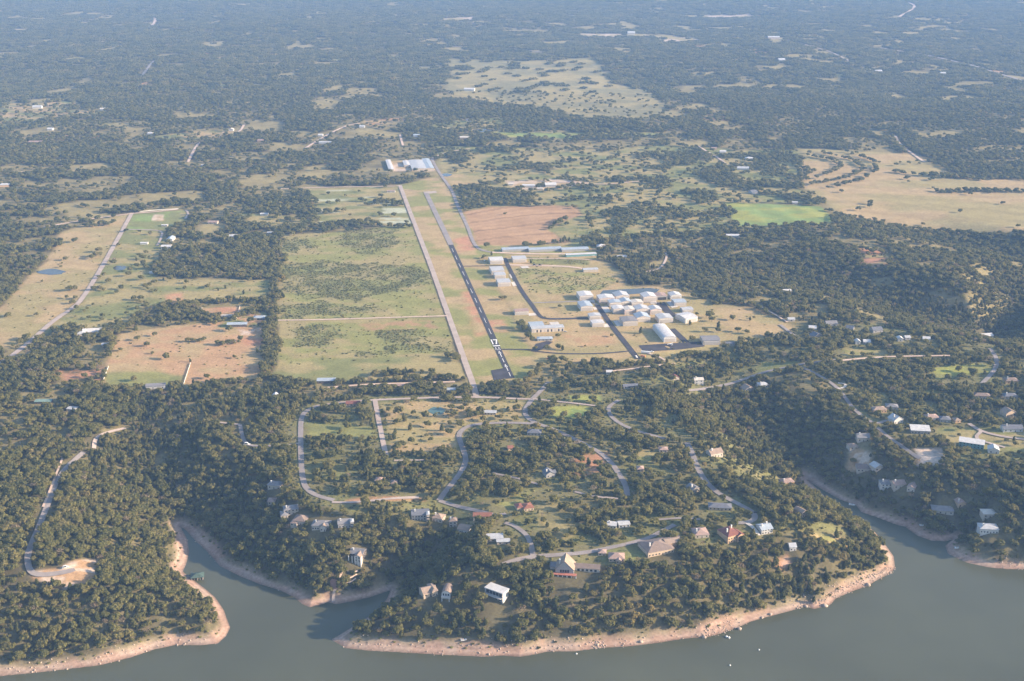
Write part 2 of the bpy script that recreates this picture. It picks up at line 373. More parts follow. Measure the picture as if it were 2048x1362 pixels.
# name, photo outline, colour A, colour B, mix wavelength m, feather m, tree density, own object?
FIELDS = [
 ('park', [(870, 292), (1180, 300), (1330, 290), (1500, 300), (1600, 300), (1600, 380), (1660, 405), (1450, 405), (1460, 455), (1300, 470), (1200, 485), (1140, 490), (1165, 425), (1150, 410), (985, 412), (925, 420), (905, 380), (880, 340)], TAN2, GREEN, 90, 12, 0.38, None),
 ('suburb', [(570, 800), (760, 790), (1060, 790), (1100, 760), (1290, 740), (1400, 775), (1440, 860), (1500, 900), (1570, 960), (1640, 1030), (1700, 1070), (1540, 1080), (1300, 1110), (1100, 1130), (1000, 1110), (900, 1040), (700, 1030), (600, 1010), (560, 960), (480, 900), (560, 860)], SUB, OLIVE2, 45, 10, 0.60, None),
 ('suburb', [(1480, 690), (1640, 640), (1760, 650), (1990, 690), (2110, 720), (2110, 930), (1900, 930), (1800, 880), (1740, 855), (1690, 790), (1640, 755), (1560, 740), (1450, 770), (1380, 770), (1300, 735), (1420, 705)], SUB, OLIVE2, 50, 10, 0.62, None),
 ('clearing', [(0, 205), (60, 208), (140, 200), (225, 222), (190, 232), (100, 236), (0, 262)], TAN, GREEN, 60, 15, 0.12, 'meadow'),
 ('clearing', [(300, 272), (400, 262), (480, 262), (470, 272), (380, 278), (310, 280)], TAN, GREEN, 60, 10, 0.1, None),
 ('clearing', [(725, 242), (800, 236), (815, 243), (740, 252)], TAN, RED, 60, 10, 0.1, None),
 ('clearing', [(855, 250), (930, 238), (1010, 234), (1020, 250), (960, 258), (870, 262)], TAN2, GREEN, 70, 15, 0.2, None),
 ('far_field', [(897, 118), (1060, 120), (1190, 116), (1225, 165), (1300, 180), (1340, 225), (1290, 241), (1150, 232), (1080, 215), (960, 205), (890, 180)], FARF, TAN2, 160, 22, 0.27, 'far_pasture'),
 ('creek', [(960, 262), (1095, 266), (1300, 266), (1345, 272), (1160, 277), (1000, 273)], YGRN, LAWN, 80, 10, 0.05, 'meadow'),
 ('big_tan', [(1600, 296), (1700, 300), (1830, 308), (1900, 345), (2060, 362), (2200, 380), (2250, 470), (2000, 464), (1850, 460), (1740, 440), (1680, 430), (1650, 402), (1610, 380), (1600, 340)], TAN, TAN2, 130, 14, 0.008, 'dry_pasture'),
 ('green', [(1450, 405), (1560, 409), (1640, 412), (1672, 440), (1650, 449), (1475, 453), (1460, 430)], LAWN, YGRN, 60, 5, 0.0, 'green_hayfield'),
 ('edge', [(1090, 462), (1165, 425), (1240, 440), (1215, 472), (1140, 480)], TAN2, GREEN, 40, 8, 0.04, None),
 ('edge', [(1240, 455), (1330, 440), (1450, 430), (1462, 455), (1380, 466), (1280, 468)], TAN2, GREEN, 60, 10, 0.22, None),
 ('hill_top', [(870, 345), (960, 352), (1060, 352), (1020, 362), (905, 375)], TAN, TAN2, 50, 8, 0.03, None),
 ('ranch', [(1010, 362), (1100, 358), (1180, 364), (1120, 378), (1030, 380)], PALE, TAN, 30, 8, 0.05, None),
 ('plough', [(925, 424), (985, 414), (1100, 411), (1150, 412), (1165, 428), (1092, 456), (1133, 484), (1010, 493), (952, 496)], PLOUGH, PLOUGH2, 70, 5, 0.0, 'ploughed_field'),
 ('mid_right', [(1700, 497), (1790, 500), (1800, 530), (1740, 540)], TAN2, RED, 40, 10, 0.15, None),
 ('strip', [(795, 372), (872, 352), (905, 380), (962, 505), (1010, 600), (1062, 700), (1075, 730), (1050, 762), (950, 772), (926, 715), (895, 634), (858, 532), (826, 448)], TAN, OLIVE, 55, 5, 0.0, 'airfield_grass'),
 ('airport', [(962, 512), (1180, 512), (1240, 540), (1250, 574), (1330, 572), (1420, 606), (1500, 615), (1590, 655), (1560, 672), (1480, 690), (1330, 712), (1280, 728), (1100, 724), (1072, 730), (1062, 700), (1010, 600)], TAN, TAN2, 50, 8, 0.01, 'airfield_grass'),
 ('verge', [(945, 490), (1060, 491), (1180, 482), (1195, 500), (1195, 516), (960, 518)], TAN, OLIVE, 25, 5, 0.01, None),
 ('airport_scrub', [(1030, 536), (1190, 545), (1240, 560), (1200, 580), (1100, 590), (1060, 585)], OLIVE, TAN2, 25, 6, 0.0, None),
 ('airport_scrub', [(1055, 514), (1180, 520), (1180, 530), (1060, 528)], OLIVE, OLIVE2, 25, 4, 0.02, None),
 ('redsoil', [(925, 585), (948, 580), (962, 625), (975, 668), (955, 672), (940, 640)], RED, TAN, 25, 10, 0.0, None),
 ('redsoil', [(905, 478), (940, 470), (952, 500), (915, 505)], RED, PLOUGH, 25, 8, 0.0, None),
 ('redsoil', [(960, 640), (1010, 640), (1020, 664), (975, 666)], RED, TAN, 20, 8, 0.0, None),
 ('redsoil', [(1120, 668), (1210, 660), (1230, 690), (1130, 692)], PLOUGH, TAN, 25, 10, 0.0, None),
 ('scrub', [(566, 470), (700, 462), (826, 447), (893, 632), (556, 640)], OLIVE, TAN2, 45, 4, 0.0, 'scrub_field'),
 ('scrub', [(556, 640), (893, 634), (908, 706), (905, 712), (700, 718), (552, 738)], OLIVE, TAN2, 40, 4, 0.0, 'scrub_field'),
 ('redsoil', [(720, 648), (860, 640), (875, 655), (740, 662)], PLOUGH2, OLIVE, 20, 8, 0.0, None),
 ('mown', [(550, 730), (700, 716), (907, 711), (938, 757), (700, 762), (542, 760)], TAN2, GREEN, 60, 5, 0.0, 'mown_field'),
 ('upper', [(612, 377), (800, 373), (824, 447), (735, 448), (640, 450), (625, 420)], TAN2, GREEN, 50, 5, 0.02, 'mown_field'),
 ('upper_l', [(470, 425), (560, 430), (640, 446), (560, 455), (500, 445)], TAN2, GREEN, 40, 6, 0.15, None),
 ('pasture', [(205, 438), (262, 426), (228, 490), (192, 552), (162, 597), (120, 635), (68, 680), (40, 690), (-40, 700), (-60, 640), (0, 615), (45, 565), (95, 520), (110, 490), (120, 465)], TAN, TAN2, 70, 6, 0.01, 'pasture'),
 ('pasture', [(265, 428), (372, 420), (376, 440), (330, 462), (322, 500), (312, 540), (302, 600), (262, 640), (205, 655), (110, 660), (72, 682), (110, 645), (165, 602), (196, 556), (230, 495)], TAN2, GREEN, 55, 6, 0.02, 'pasture'),
 ('lawn', [(268, 428), (364, 421), (357, 452), (330, 459), (252, 460)], LAWN, GREEN, 50, 4, 0.0, 'lawn'),
 ('sand', [(310, 430), (330, 430), (326, 442), (302, 442)], PALE, TAN, 20, 2, 0.0, None),
 ('pasture', [(320, 560), (546, 556), (540, 603), (400, 602), (320, 612), (288, 625), (302, 590)], GREEN, TAN2, 50, 6, 0.02, 'pasture'),
 ('bare', [(330, 590), (365, 584), (370, 600), (335, 606)], PLOUGH, RED, 15, 5, 0.0, None),
 ('pasture', [(240, 668), (340, 652), (450, 643), (525, 650), (542, 662), (536, 758), (400, 768), (200, 772), (215, 722)], TAN, PLOUGH, 55, 6, 0.01, 'pasture'),
 ('lawn', [(208, 745), (300, 742), (370, 750), (362, 771), (206, 774)], GREEN, OLIVE, 30, 8, 0.0, None),
 ('redsoil', [(480, 676), (540, 676), (535, 692), (490, 690)], RED, RED, 20, 7, 0.0, None),
 ('redsoil', [(120, 735), (205, 730), (200, 770), (130, 770)], RED, FLOOR, 20, 8, 0.25, None),
 ('arena', [(402, 618), (480, 613), (476, 628), (404, 630)], RED, PLOUGH, 15, 2, 0.0, None),
 ('yard', [(470, 655), (520, 652), (530, 668), (480, 672)], PALE, PLOUGH, 15, 4, 0.0, None),
 ('farm', [(480, 628), (540, 622), (540, 652), (470, 660), (430, 655)], GREEN, PLOUGH, 20, 6, 0.1, None),
 ('town_field', [(765, 805), (1045, 800), (1048, 842), (935, 848), (915, 895), (860, 905), (780, 905), (770, 850)], TAN2, TAN, 35, 5, 0.12, 'village_green'),
 ('lawn', [(612, 846), (700, 850), (745, 856), (745, 872), (612, 874)], GREEN, OLIVE, 25, 5, 0.05, None),
 ('lawn', [(612, 900), (690, 905), (690, 960), (615, 960)], OLIVE2, GREEN, 25, 5, 0.3, None),
 ('lawn', [(1105, 812), (1180, 812), (1178, 830), (1150, 836), (1105, 834)], YGRN, LAWN, 20, 4, 0.02, None),
 ('lawn', [(1140, 790), (1200, 790), (1200, 800), (1140, 802)], YGRN, LAWN, 20, 4, 0.02, None),
 ('lawn', [(1240, 1085), (1300, 1085), (1290, 1120), (1200, 1130), (1195, 1112)], OLIVE2, GREEN, 20, 4, 0.0, None),
 ('lawn', [(1180, 890), (1330, 900), (1300, 925), (1230, 915)], TAN2, OLIVE, 25, 5, 0.25, None),
 ('lawn', [(1150, 915), (1215, 905), (1200, 950), (1155, 950)], RED, SUB, 20, 6, 0.15, None),
 ('lawn', [(960, 1000), (1060, 985), (1040, 1020), (980, 1022)], SUB, OLIVE, 25, 5, 0.1, None),
 ('lawn', [(1080, 1010), (1180, 1005), (1190, 1050), (1120, 1080), (1070, 1070)], SUB, TAN2, 25, 5, 0.15, None),
 ('lawn', [(690, 998), (860, 985), (850, 1000), (700, 1006)], RED, SUB, 25, 5, 0.05, None),
 ('lawn', [(1870, 855), (2060, 850), (2060, 905), (1960, 900), (1880, 880)], TAN2, GREEN, 35, 6, 0.12, None),
 ('lawn', [(1860, 735), (1990, 725), (1985, 745), (1870, 758)], YGRN, OLIVE, 25, 5, 0.1, None),
 ('lawn', [(1690, 695), (1780, 698), (1780, 710), (1690, 712)], TAN2, OLIVE, 25, 5, 0.1, None),
 ('lawn', [(1520, 725), (1600, 722), (1570, 740), (1510, 748)], OLIVE, GREEN, 25, 5, 0.1, None),
 ('bare', [(60, 1146), (120, 1132), (150, 1118), (190, 1118), (196, 1150), (180, 1172), (130, 1176), (70, 1160)], PALE, PLOUGH, 14, 3, 0.0, 'clearing'),
 ('bare', [(1550, 1122), (1580, 1112), (1590, 1130), (1565, 1140)], RED, SAND, 10, 4, 0.0, None),
 ('bare', [(1625, 1068), (1700, 1082), (1690, 1094), (1630, 1088)], TAN, OLIVE, 14, 5, 0.15, None),
 ('bare', [(890, 895), (905, 895), (905, 898), (890, 898)], TAN, TAN, 14, 5, 0.2, None),
 ('bare', [(1830, 895), (1885, 895), (1885, 930), (1835, 935)], PALE, CONC and (0.42, 0.38, 0.34), 12, 3, 0.0, None),
 ('bare', [(1700, 900), (1740, 905), (1735, 945), (1690, 950)], PALE, PLOUGH, 10, 4, 0.25, None),
 ('storage', [(778, 322), (862, 320), (872, 342), (778, 342)], PALE, TAN, 30, 6, 0.0, None),
]
# far-off openings in the woods and pale works areas
rs = np.random.default_rng(5)
for _ in range(150):
    v = 12 + 265 * rs.random() ** 1.25; u = rs.uniform(-40, 2090)
    if 880 < u < 1350 and 100 < v < 250: continue
    w = rs.uniform(22, 120) * (0.5 + v / 300); hgt = rs.uniform(2.0, 6.0) * (0.4 + v / 220)
    ang = np.linspace(0, 2 * np.pi, 9)[:-1]
    q = [(u + math.cos(t) * w * rs.uniform(.6, 1.1) + 3 * math.sin(t) * hgt, max(v + math.sin(t) * hgt * rs.uniform(.6, 1.1), 4)) for t in ang]
    FIELDS.append(('far_gap', q, random.choice([TAN2, FARF, PLOUGH2, TAN2, GREEN]), FARF, 90, 30, 0.55, None))
for q in ([(1335, 30), (1500, 29), (1520, 34), (1400, 36)], [(1155, 66), (1290, 68), (1300, 74), (1180, 76)], [(1300, 72), (1380, 74), (1410, 82), (1330, 86)],
          [(20, 58), (55, 57), (55, 62), (22, 62)], [(1530, 76), (1570, 74), (1568, 80), (1535, 81)], [(890, 36), (950, 34), (945, 40), (880, 42)]):
    FIELDS.append(('far_gap', q, PALE, TAN2, 80, 14, 0.02, None))
FP = [(f, G(f[1])[:, :2]) for f in FIELDS]
# thickets inside the scrub fields
THICK = [G(q)[:, :2] for q in ([(670, 480), (690, 462), (740, 452), (790, 455), (805, 482), (750, 508), (690, 504)], [(560, 528), (650, 522), (720, 528), (845, 534), (868, 566), (790, 585), (700, 598), (575, 594), (562, 560)],
         [(556, 608), (640, 604), (740, 612), (770, 622), (690, 632), (557, 634)], [(590, 655), (650, 646), (692, 650), (690, 672), (640, 688), (596, 690)], [(750, 658), (800, 650), (846, 656), (862, 680), (800, 690), (760, 680)], [(690, 706), (770, 696), (890, 686), (904, 704), (800, 712), (710, 717)],
         [(562, 476), (610, 472), (640, 492), (600, 504), (566, 500)])]
def thicket(x, y):
    wx = x + 30 * (fbm(x, y, 28, 161, 2) - .5); wy = y + 44 * (fbm(x, y, 28, 163, 2) - .5)
    t = np.zeros(len(x))
    for P in THICK:
        k = np.nonzero((x > P[:, 0].min() - 30) & (x < P[:, 0].max() + 30) & (y > P[:, 1].min() - 40) & (y < P[:, 1].max() + 40))[0]
        if not len(k): continue
        d, _ = seg_dist(wx[k], wy[k], P, True)
        t[k] = np.maximum(t[k], sstep(-6, 10, np.where(inside(wx[k], wy[k], P), d, -d)))
    return t * (0.35 + 0.65 * sstep(.36, .55, fbm(x, y, 22, 165, 2)))

def gapmask(x, y):
    """small grassy breaks between the trees, wider farther from the lake"""
    r = np.hypot(x, y)
    a = sstep(0.47, 0.38, fbm(x, y, 38, 141, 2)); b = sstep(0.49, 0.40, fbm(x * 0.7, y, 95, 143, 3))
    t = sstep(2100, 2900, r)
    return a * (1 - t) * (0.32 + 0.68 * sstep(1300, 1700, r)) + np.maximum(b, a * .5) * t * (1 - 0.55 * sstep(3300, 4600, r))

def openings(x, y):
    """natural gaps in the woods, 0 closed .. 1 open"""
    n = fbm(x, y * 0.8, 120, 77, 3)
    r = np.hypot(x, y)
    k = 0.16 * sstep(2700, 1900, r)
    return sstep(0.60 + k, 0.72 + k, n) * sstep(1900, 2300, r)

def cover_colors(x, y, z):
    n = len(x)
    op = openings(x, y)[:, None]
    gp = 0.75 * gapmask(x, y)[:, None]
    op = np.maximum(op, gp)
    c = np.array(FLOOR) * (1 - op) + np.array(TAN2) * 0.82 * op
    tint = fbm(x, y, 60, 51, 3)[:, None]
    c = c * (0.8 + 0.5 * tint)
    wx = x + 10 * (fbm(x, y, 26, 61, 2) - 0.5); wy = y + 10 * (fbm(x, y, 26, 63, 2) - 0.5)
    for (nm, px_, A, B, wl, fe, dens, own), P in FP:
        x0, y0 = P.min(0) - fe - 6; x1, y1 = P.max(0) + fe + 6
        k = np.nonzero((x > x0) & (x < x1) & (y > y0) & (y < y1))[0]
        if not len(k): continue
        xs, ys = wx[k], wy[k]
        d, _ = seg_dist(xs, ys, P, True)
        sd = np.where(inside(xs, ys, P), d, -d)
        w = sstep(-fe, fe, sd)[:, None]
        mix = sstep(0.38, 0.62, fbm(xs + 300, ys * 1.7, wl, 71 + len(nm), 3))[:, None]
        col = np.array(A) * (1 - mix) + np.array(B) * mix
        if nm == 'scrub':
            s_ = thicket(xs, ys)[:, None]
            col = col * (1 - .8 * s_) + np.array((0.165, 0.175, 0.07)) * .8 * s_
        if nm == 'plough':      # curved contour rows
            t_ = (ys + 0.0016 * (xs - 150) ** 2 + 40 * fbm(xs, ys, 220, 6, 2))
            rows = np.sin(t_ / 4.2)[:, None]; bank = sstep(.90, .98, np.sin(t_ / 13.0))[:, None]
            col = col * (1 + 0.06 * rows) * (1 - 0.28 * bank)
        if nm == 'big_tan':
            rows = np.sin((ys * 0.55 + xs * 0.2 + 25 * fbm(xs, ys, 200, 5, 2)) / 7.0)[:, None]
            col = col * (1 + 0.05 * rows)
        if nm == 'upper':       # bleached swaths of cut hay
            s = sstep(0.62, 0.7, fbm(xs * 0.35, ys, 28, 88, 2))[:, None]
            col = col * (1 - s) + np.array((0.46, 0.47, 0.33)) * s
        if nm == 'green':
            rows = np.sin((xs * 0.9 + ys * 0.18) / 9.0)[:, None]
            col = col * (1 + 0.10 * rows)
        c[k] = c[k] * (1 - w) + col * w
    # bare drawdown bank round the lake
    kk = np.nonzero((y < 1750) & (z < WATER + 22))[0]
    if len(kk):
        d, _ = seg_dist(x[kk], y[kk], SHORE)
        ins = inside(x[kk], y[kk], WPOLY)
        lim = 10.5 + 9 * (fbm(x[kk], y[kk], 40, 91, 2) - 0.5)
        w = np.where(ins, 1.0, sstep(lim + 5, lim - 4, d))[:, None]
        t = sstep(0.35, 0.65, fbm(x[kk], y[kk], 14, 93, 3))[:, None]
        grn = sstep(lim - 6, lim + 1, d)[:, None] * t
        band = 0.93 + 0.10 * np.sin(d / 0.9 + 4 * noise(x[kk], y[kk], 30, 95))[:, None]
        col = (np.array(SAND) * (1 - 0.35 * t) + np.array((0.50, 0.42, 0.34)) * 0.35 * t) * band
        col = col * (1 - 0.6 * grn) + np.array((0.24, 0.22, 0.11)) * 0.6 * grn
        wet = sstep(2.2, 0.4, d)[:, None]
        col = col * (1 - 0.45 * wet)
        c[kk] = c[kk] * (1 - w) + col * w
    return np.clip(c, 0.01, 0.9)

X1, Y1, Z1 = GX.ravel(), GY.ravel(), GH.ravel()
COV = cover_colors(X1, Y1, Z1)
GROUND = ground_material()
nr, ncol = GX.shape
ii, jj = np.meshgrid(np.arange(nr - 1), np.arange(ncol - 1), indexing='ij')
q0 = (ii * ncol + jj).ravel()
QUADS = np.stack([q0, q0 + 1, q0 + ncol + 1, q0 + ncol], 1)
cxq = X1[QUADS].mean(1); cyq = Y1[QUADS].mean(1)
OWN = np.zeros(len(QUADS), int)
own_list = []
for f, P in FP:
    if f[7]:
        own_list.append((f, P))
        k = np.nonzero((cxq > P[:, 0].min()) & (cxq < P[:, 0].max()) & (cyq > P[:, 1].min()) & (cyq < P[:, 1].max()))[0]
        kk = k[inside(cxq[k], cyq[k], P)]
        OWN[kk] = len(own_list)
def ground_piece(name, sel):
    q = QUADS[sel]
    u, inv = np.unique(q, return_inverse=True)
    me = np_mesh(name, np.stack([X1[u], Y1[u], Z1[u]], 1), inv.reshape(q.shape), 4)
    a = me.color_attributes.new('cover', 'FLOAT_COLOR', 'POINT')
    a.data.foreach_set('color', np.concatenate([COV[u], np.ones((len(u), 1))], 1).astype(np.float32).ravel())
    me.materials.append(GROUND)
    me.polygons.foreach_set('use_smooth', np.ones(len(q), bool))
    return tag(link(bpy.data.objects.new(name, me)), kind='structure')
ground_piece('ground', OWN == 0)
for n_, (f, P) in enumerate(own_list):
    if (OWN == n_ + 1).any():
        ground_piece(f[7], OWN == n_ + 1)

# ------------------------------------------------------------------ lake
def water_material(name, base, rough, bump, scale):
    m = bpy.data.materials.new(name); m.use_nodes = True
    nt = m.node_tree; b = nt.nodes['Principled BSDF']
    b.inputs['Roughness'].default_value = rough; b.inputs['IOR'].default_value = 1.33
    geo = nt.nodes.new('ShaderNodeNewGeometry')
    n0 = nt.nodes.new('ShaderNodeTexNoise'); n0.inputs['Scale'].default_value = 0.006; n0.inputs['Detail'].default_value = 3
    nt.links.new(geo.outputs['Position'], n0.inputs['Vector'])
    r = nt.nodes.new('ShaderNodeValToRGB')
    r.color_ramp.interpolation = 'EASE'
    r.color_ramp.elements[0].position = 0.2; r.color_ramp.elements[1].position = 0.8
    r.color_ramp.elements[0].color = tuple(c * 0.8 for c in base) + (1,); r.color_ramp.elements[1].color = tuple(c * 1.1 for c in base) + (1,)
    nt.links.new(n0.outputs['Fac'], r.inputs['Fac']); nt.links.new(r.outputs['Color'], b.inputs['Base Color'])
    rr_ = nt.nodes.new('ShaderNodeMapRange'); rr_.interpolation_type = 'SMOOTHSTEP'; rr_.inputs['From Min'].default_value = 0.15; rr_.inputs['From Max'].default_value = 0.85
    rr_.inputs['To Min'].default_value = rough * .5; rr_.inputs['To Max'].default_value = rough * 1.9
    nt.links.new(n0.outputs['Fac'], rr_.inputs['Value']); nt.links.new(rr_.outputs[0], b.inputs['Roughness'])
    n1 = nt.nodes.new('ShaderNodeTexNoise'); n1.inputs['Scale'].default_value = scale; n1.inputs['Detail'].default_value = 4
    nt.links.new(geo.outputs['Position'], n1.inputs['Vector'])
    bp = nt.nodes.new('ShaderNodeBump'); bp.inputs['Strength'].default_value = bump; bp.inputs['Distance'].default_value = 0.2
    nt.links.new(n1.outputs['Fac'], bp.inputs['Height']); nt.links.new(bp.outputs['Normal'], b.inputs['Normal'])
    return m
LAKE = water_material('lake_water', (0.094, 0.100, 0.063), 0.16, 0.35, 0.35)
POND = water_material('pond_water', (0.085, 0.10, 0.105), 0.08, 0.1, 0.4)
TEAL = water_material('teal_pond_water', (0.10, 0.18, 0.16), 0.12, 0.1, 0.4)
gx = np.linspace(-3400, 3400, 35); gy = np.linspace(-1500, 1560, 18)
vv = [(x, y, WATER) for y in gy for x in gx]
ff = [(j * 35 + i, j * 35 + i + 1, (j + 1) * 35 + i + 1, (j + 1) * 35 + i) for j in range(17) for i in range(34)]
# keep only cells that touch open water so that the sheet stays inside the valley
ff2 = []
for f in ff:
    xs = np.array([vv[i][0] for i in f]); ys = np.array([vv[i][1] for i in f])
    ff2.append(f)
tag(mesh_obj('lake_water', vv, ff2, LAKE), kind='structure')

def sheet(name, px, m, lift, parent=None, step=14.0, world=None, kind='structure'):
    """a flat-laid surface (pond, pad, apron) following the terrain inside an outline"""
    import bmesh
    P = G(px)[:, :2] if world is None else np.array(world)
    n = len(P); pts = []
    for i in range(n):
        a, b = P[i], P[(i + 1) % n]
        k = max(1, int(np.hypot(*(b - a)) / step))
        for t in range(k): pts.append(a + (b - a) * t / k)
    pts = np.array(pts)
    r = np.hypot(pts[:, 0], pts[:, 1])
    z = H(pts[:, 0], pts[:, 1]) + lift + r / 9000.0
    bm = bmesh.new()
    f = bm.faces.new([bm.verts.new((x, y, zz)) for (x, y), zz in zip(pts, z)])
    bmesh.ops.triangulate(bm, faces=[f])
    bm.normal_update()
    me = bpy.data.meshes.new(name); bm.to_mesh(me); bm.free()
    if me.polygons and me.polygons[0].normal.z < 0: me.flip_normals()
    me.materials.append(m)
    o = link(bpy.data.objects.new(name, me), parent)
    if parent is None and kind: tag(o, kind=kind)
    return o

def blob_px(u, v, a, b, n=16, seed=1):
    r_ = random.Random(seed)
    return [(u + a * math.cos(t) * r_.uniform(.85, 1.1), v + b * math.sin(t) * r_.uniform(.85, 1.1)) for t in [2 * math.pi * i / n for i in range(n)]]
PONDS = [blob_px(103, 544, 28, 6, seed=2), blob_px(240, 536, 13, 5, seed=3), [(1198, 591), (1206, 581), (1260, 578), (1300, 576), (1319, 579), (1312, 586), (1270, 588), (1225, 591)],
         blob_px(965, 261, 22, 3, seed=5), blob_px(893, 350, 11, 3, seed=6)]
for p in PONDS: sheet('pond', p, POND, 0.10)
sheet('pond', blob_px(874, 822, 17, 8, seed=4), TEAL, 0.10)

# ------------------------------------------------------------------ roads
ROADS = []     # (world centre line, width) for keeping trees off
_rl = [0]
def smooth_line(P, it=2):
    P = np.array(P, float)
    for _ in range(it):
        Q = [P[0]]
        for a, b in zip(P[:-1], P[1:]):
            Q += [a * 0.75 + b * 0.25, a * 0.25 + b * 0.75]
        Q.append(P[-1]); P = np.array(Q)
    return P
def resample(P, step):
    d = np.r_[0, np.cumsum(np.hypot(*np.diff(P, axis=0).T))]
    n = max(2, int(d[-1] / step) + 1)
    s = np.linspace(0, d[-1], n)
    return np.stack([np.interp(s, d, P[:, 0]), np.interp(s, d, P[:, 1])], 1)
def strip_mesh(P, w, lift, wob=0.0):
    t = np.gradient(P, axis=0); t /= np.hypot(t[:, 0], t[:, 1])[:, None] + 1e-9
    nrm = np.stack([-t[:, 1], t[:, 0]], 1)
    V = []; F = []
    n = len(P)
    for o in (-0.5, 0.0, 0.5):
        ww = w * (1 + wob * (noise(P[:, 0], P[:, 1], 18, 5 + int(o * 2)) - 0.5) * 2)
        Q = P + nrm * (o * ww)[:, None] if wob else P + nrm * (o * w)
        z = H(Q[:, 0], Q[:, 1]) + lift + np.hypot(Q[:, 0], Q[:, 1]) / 9000.0
        V += [(a[0], a[1], zz) for a, zz in zip(Q, z)]
    for i in range(n - 1):
        for k in (0, 1):
            F.append((k * n + i, (k + 1) * n + i, (k + 1) * n + i + 1, k * n + i + 1)[::-1])
    return V, F
def road(name, px, w, m, smooth=True, wob=0.06, verge=None, keep=True):
    P = G(px)[:, :2]
    if smooth and len(P) > 2: P = smooth_line(P)
    far = np.hypot(*P.mean(0)) > 2800
    P = resample(P, 12.0 if far else 5.0)
    if name in ('village_road', 'hill_road', 'driveway'): w *= 0.88
    _rl[0] += 1
    V, F = strip_mesh(P, w, 0.16 + 0.012 * _rl[0], wob)
    o = tag(mesh_obj(name, V, F, m), kind='structure')
    if keep: ROADS.append((P, w))
    return o

RUN = [(852, 386), (902, 490), (1023, 757)]
RW = G(RUN)[:, :2]
rdir = (RW[0] - RW[2]) / np.hypot(*(RW[0] - RW[2]))      # away from the viewer along the runway
rside = np.array([rdir[1], -rdir[0]])                     # to the right across it
GYAW = math.atan2(rside[1], rside[0])                     # heading shared by the airfield buildings
runway_far = road('concrete_runway', [(852, 386), (902, 490)], 10.5, ROADM, False, 0.02)
runway = road('runway', [(902, 490), (1023, 757)], 9.2, ASPHALT, False, 0.0)
road('parallel_road', [(800, 371), (862, 533), (945, 765), (953, 793)], 8.5, ROADP, False, 0.03)
road('drainage_ditch', [(797, 376), (857, 534), (934, 755)], 1.6, mat('ditch_grass', (0.10, 0.085, 0.06), 0.95), False, 0.3)
sheet('turning_pad', [(982, 741), (1009, 736), (1021, 757), (988, 761)], ASPHALT, 0.13)
sheet('runway_pad', [(846, 384), (872, 382), (874, 386), (852, 388)], ROADP, 0.13)
road('field_road', [(560, 378), (640, 375), (700, 374), (800, 372)], 5, DIRTM)
road('airfield_road', [(864, 318), (872, 335), (886, 356), (905, 382), (914, 410), (934, 450), (946, 485), (958, 500), (985, 505)], 7, ROADM)
road('yard_road', [(985, 505), (1060, 508), (1160, 508), (1190, 512)], 8, DIRTM)
road('dirt_road', [(1016, 530), (1070, 531), (1140, 533), (1180, 540)], 7, DIRTM)
road('dirt_road', [(985, 518), (1060, 517), (1150, 518), (1185, 520)], 3, DIRTM)
road('taxiway', [(1009, 516), (1018, 535), (1036, 570), (1053, 596), (1066, 612), (1078, 632), (1090, 638), (1130, 638), (1182, 636)], 7, ASPHALT, True, 0.02)
road('taxiway', [(1194, 610), (1222, 650), (1250, 685), (1276, 718)], 8.5, ASPHALT, False, 0.02)
road('taxiway', [(1066, 606), (1130, 604), (1180, 602), (1195, 610)], 4, ROADM)
road('taxiway', [(1072, 703), (1120, 708), (1200, 708), (1264, 702)], 4, ASPHALT)
road('taxiway', [(1004, 699), (1040, 699), (1068, 701)], 4, ASPHALT)
road('taxiway', [(924, 533), (970, 532), (1014, 531)], 3, ASPHALT)
road('taxiway', [(1210, 606), (1260, 605), (1318, 605)], 3.5, ROADM)
sheet('apron', [(1277, 691), (1340, 687), (1404, 683), (1410, 693), (1350, 700), (1288, 704)], ASPHALT, 0.11)
sheet('apron', [(1338, 658), (1350, 657), (1384, 690), (1371, 692)], ASPHALT, 0.12)
sheet('apron', [(1310, 606), (1329, 604), (1344, 624), (1356, 630), (1346, 634), (1334, 630)], ASPHALT, 0.12)
sheet('driveway', [(1062, 703), (1072, 688), (1094, 682), (1106, 684), (1090, 695), (1072, 704)], ASPHALT, 0.14)
for q in ([(1040, 533), (1055, 532), (1060, 536), (1044, 537)], [(1018, 549), (1028, 548), (1032, 556), (1022, 557)], [(1022, 565), (1030, 563), (1034, 572), (1026, 573)],
          [(1056, 627), (1071, 626), (1073, 631), (1058, 632)], [(1202, 614), (1215, 612), (1222, 624), (1208, 626)], [(1226, 642), (1244, 640), (1250, 651), (1234, 653)],
          [(1206, 648), (1221, 647), (1225, 654), (1208, 655)], [(1160, 601), (1188, 600), (1190, 604), (1170, 605)], [(1186, 615), (1194, 614), (1196, 619), (1188, 620)],
          [(1298, 604), (1312, 602), (1314, 607), (1302, 608)], [(1332, 604), (1345, 602), (1356, 614), (1344, 616)], [(1354, 630), (1368, 627), (1384, 640), (1376, 642)]):
    sheet('concrete_pad', q, CONC, 0.15 + 0.01 * random.random())

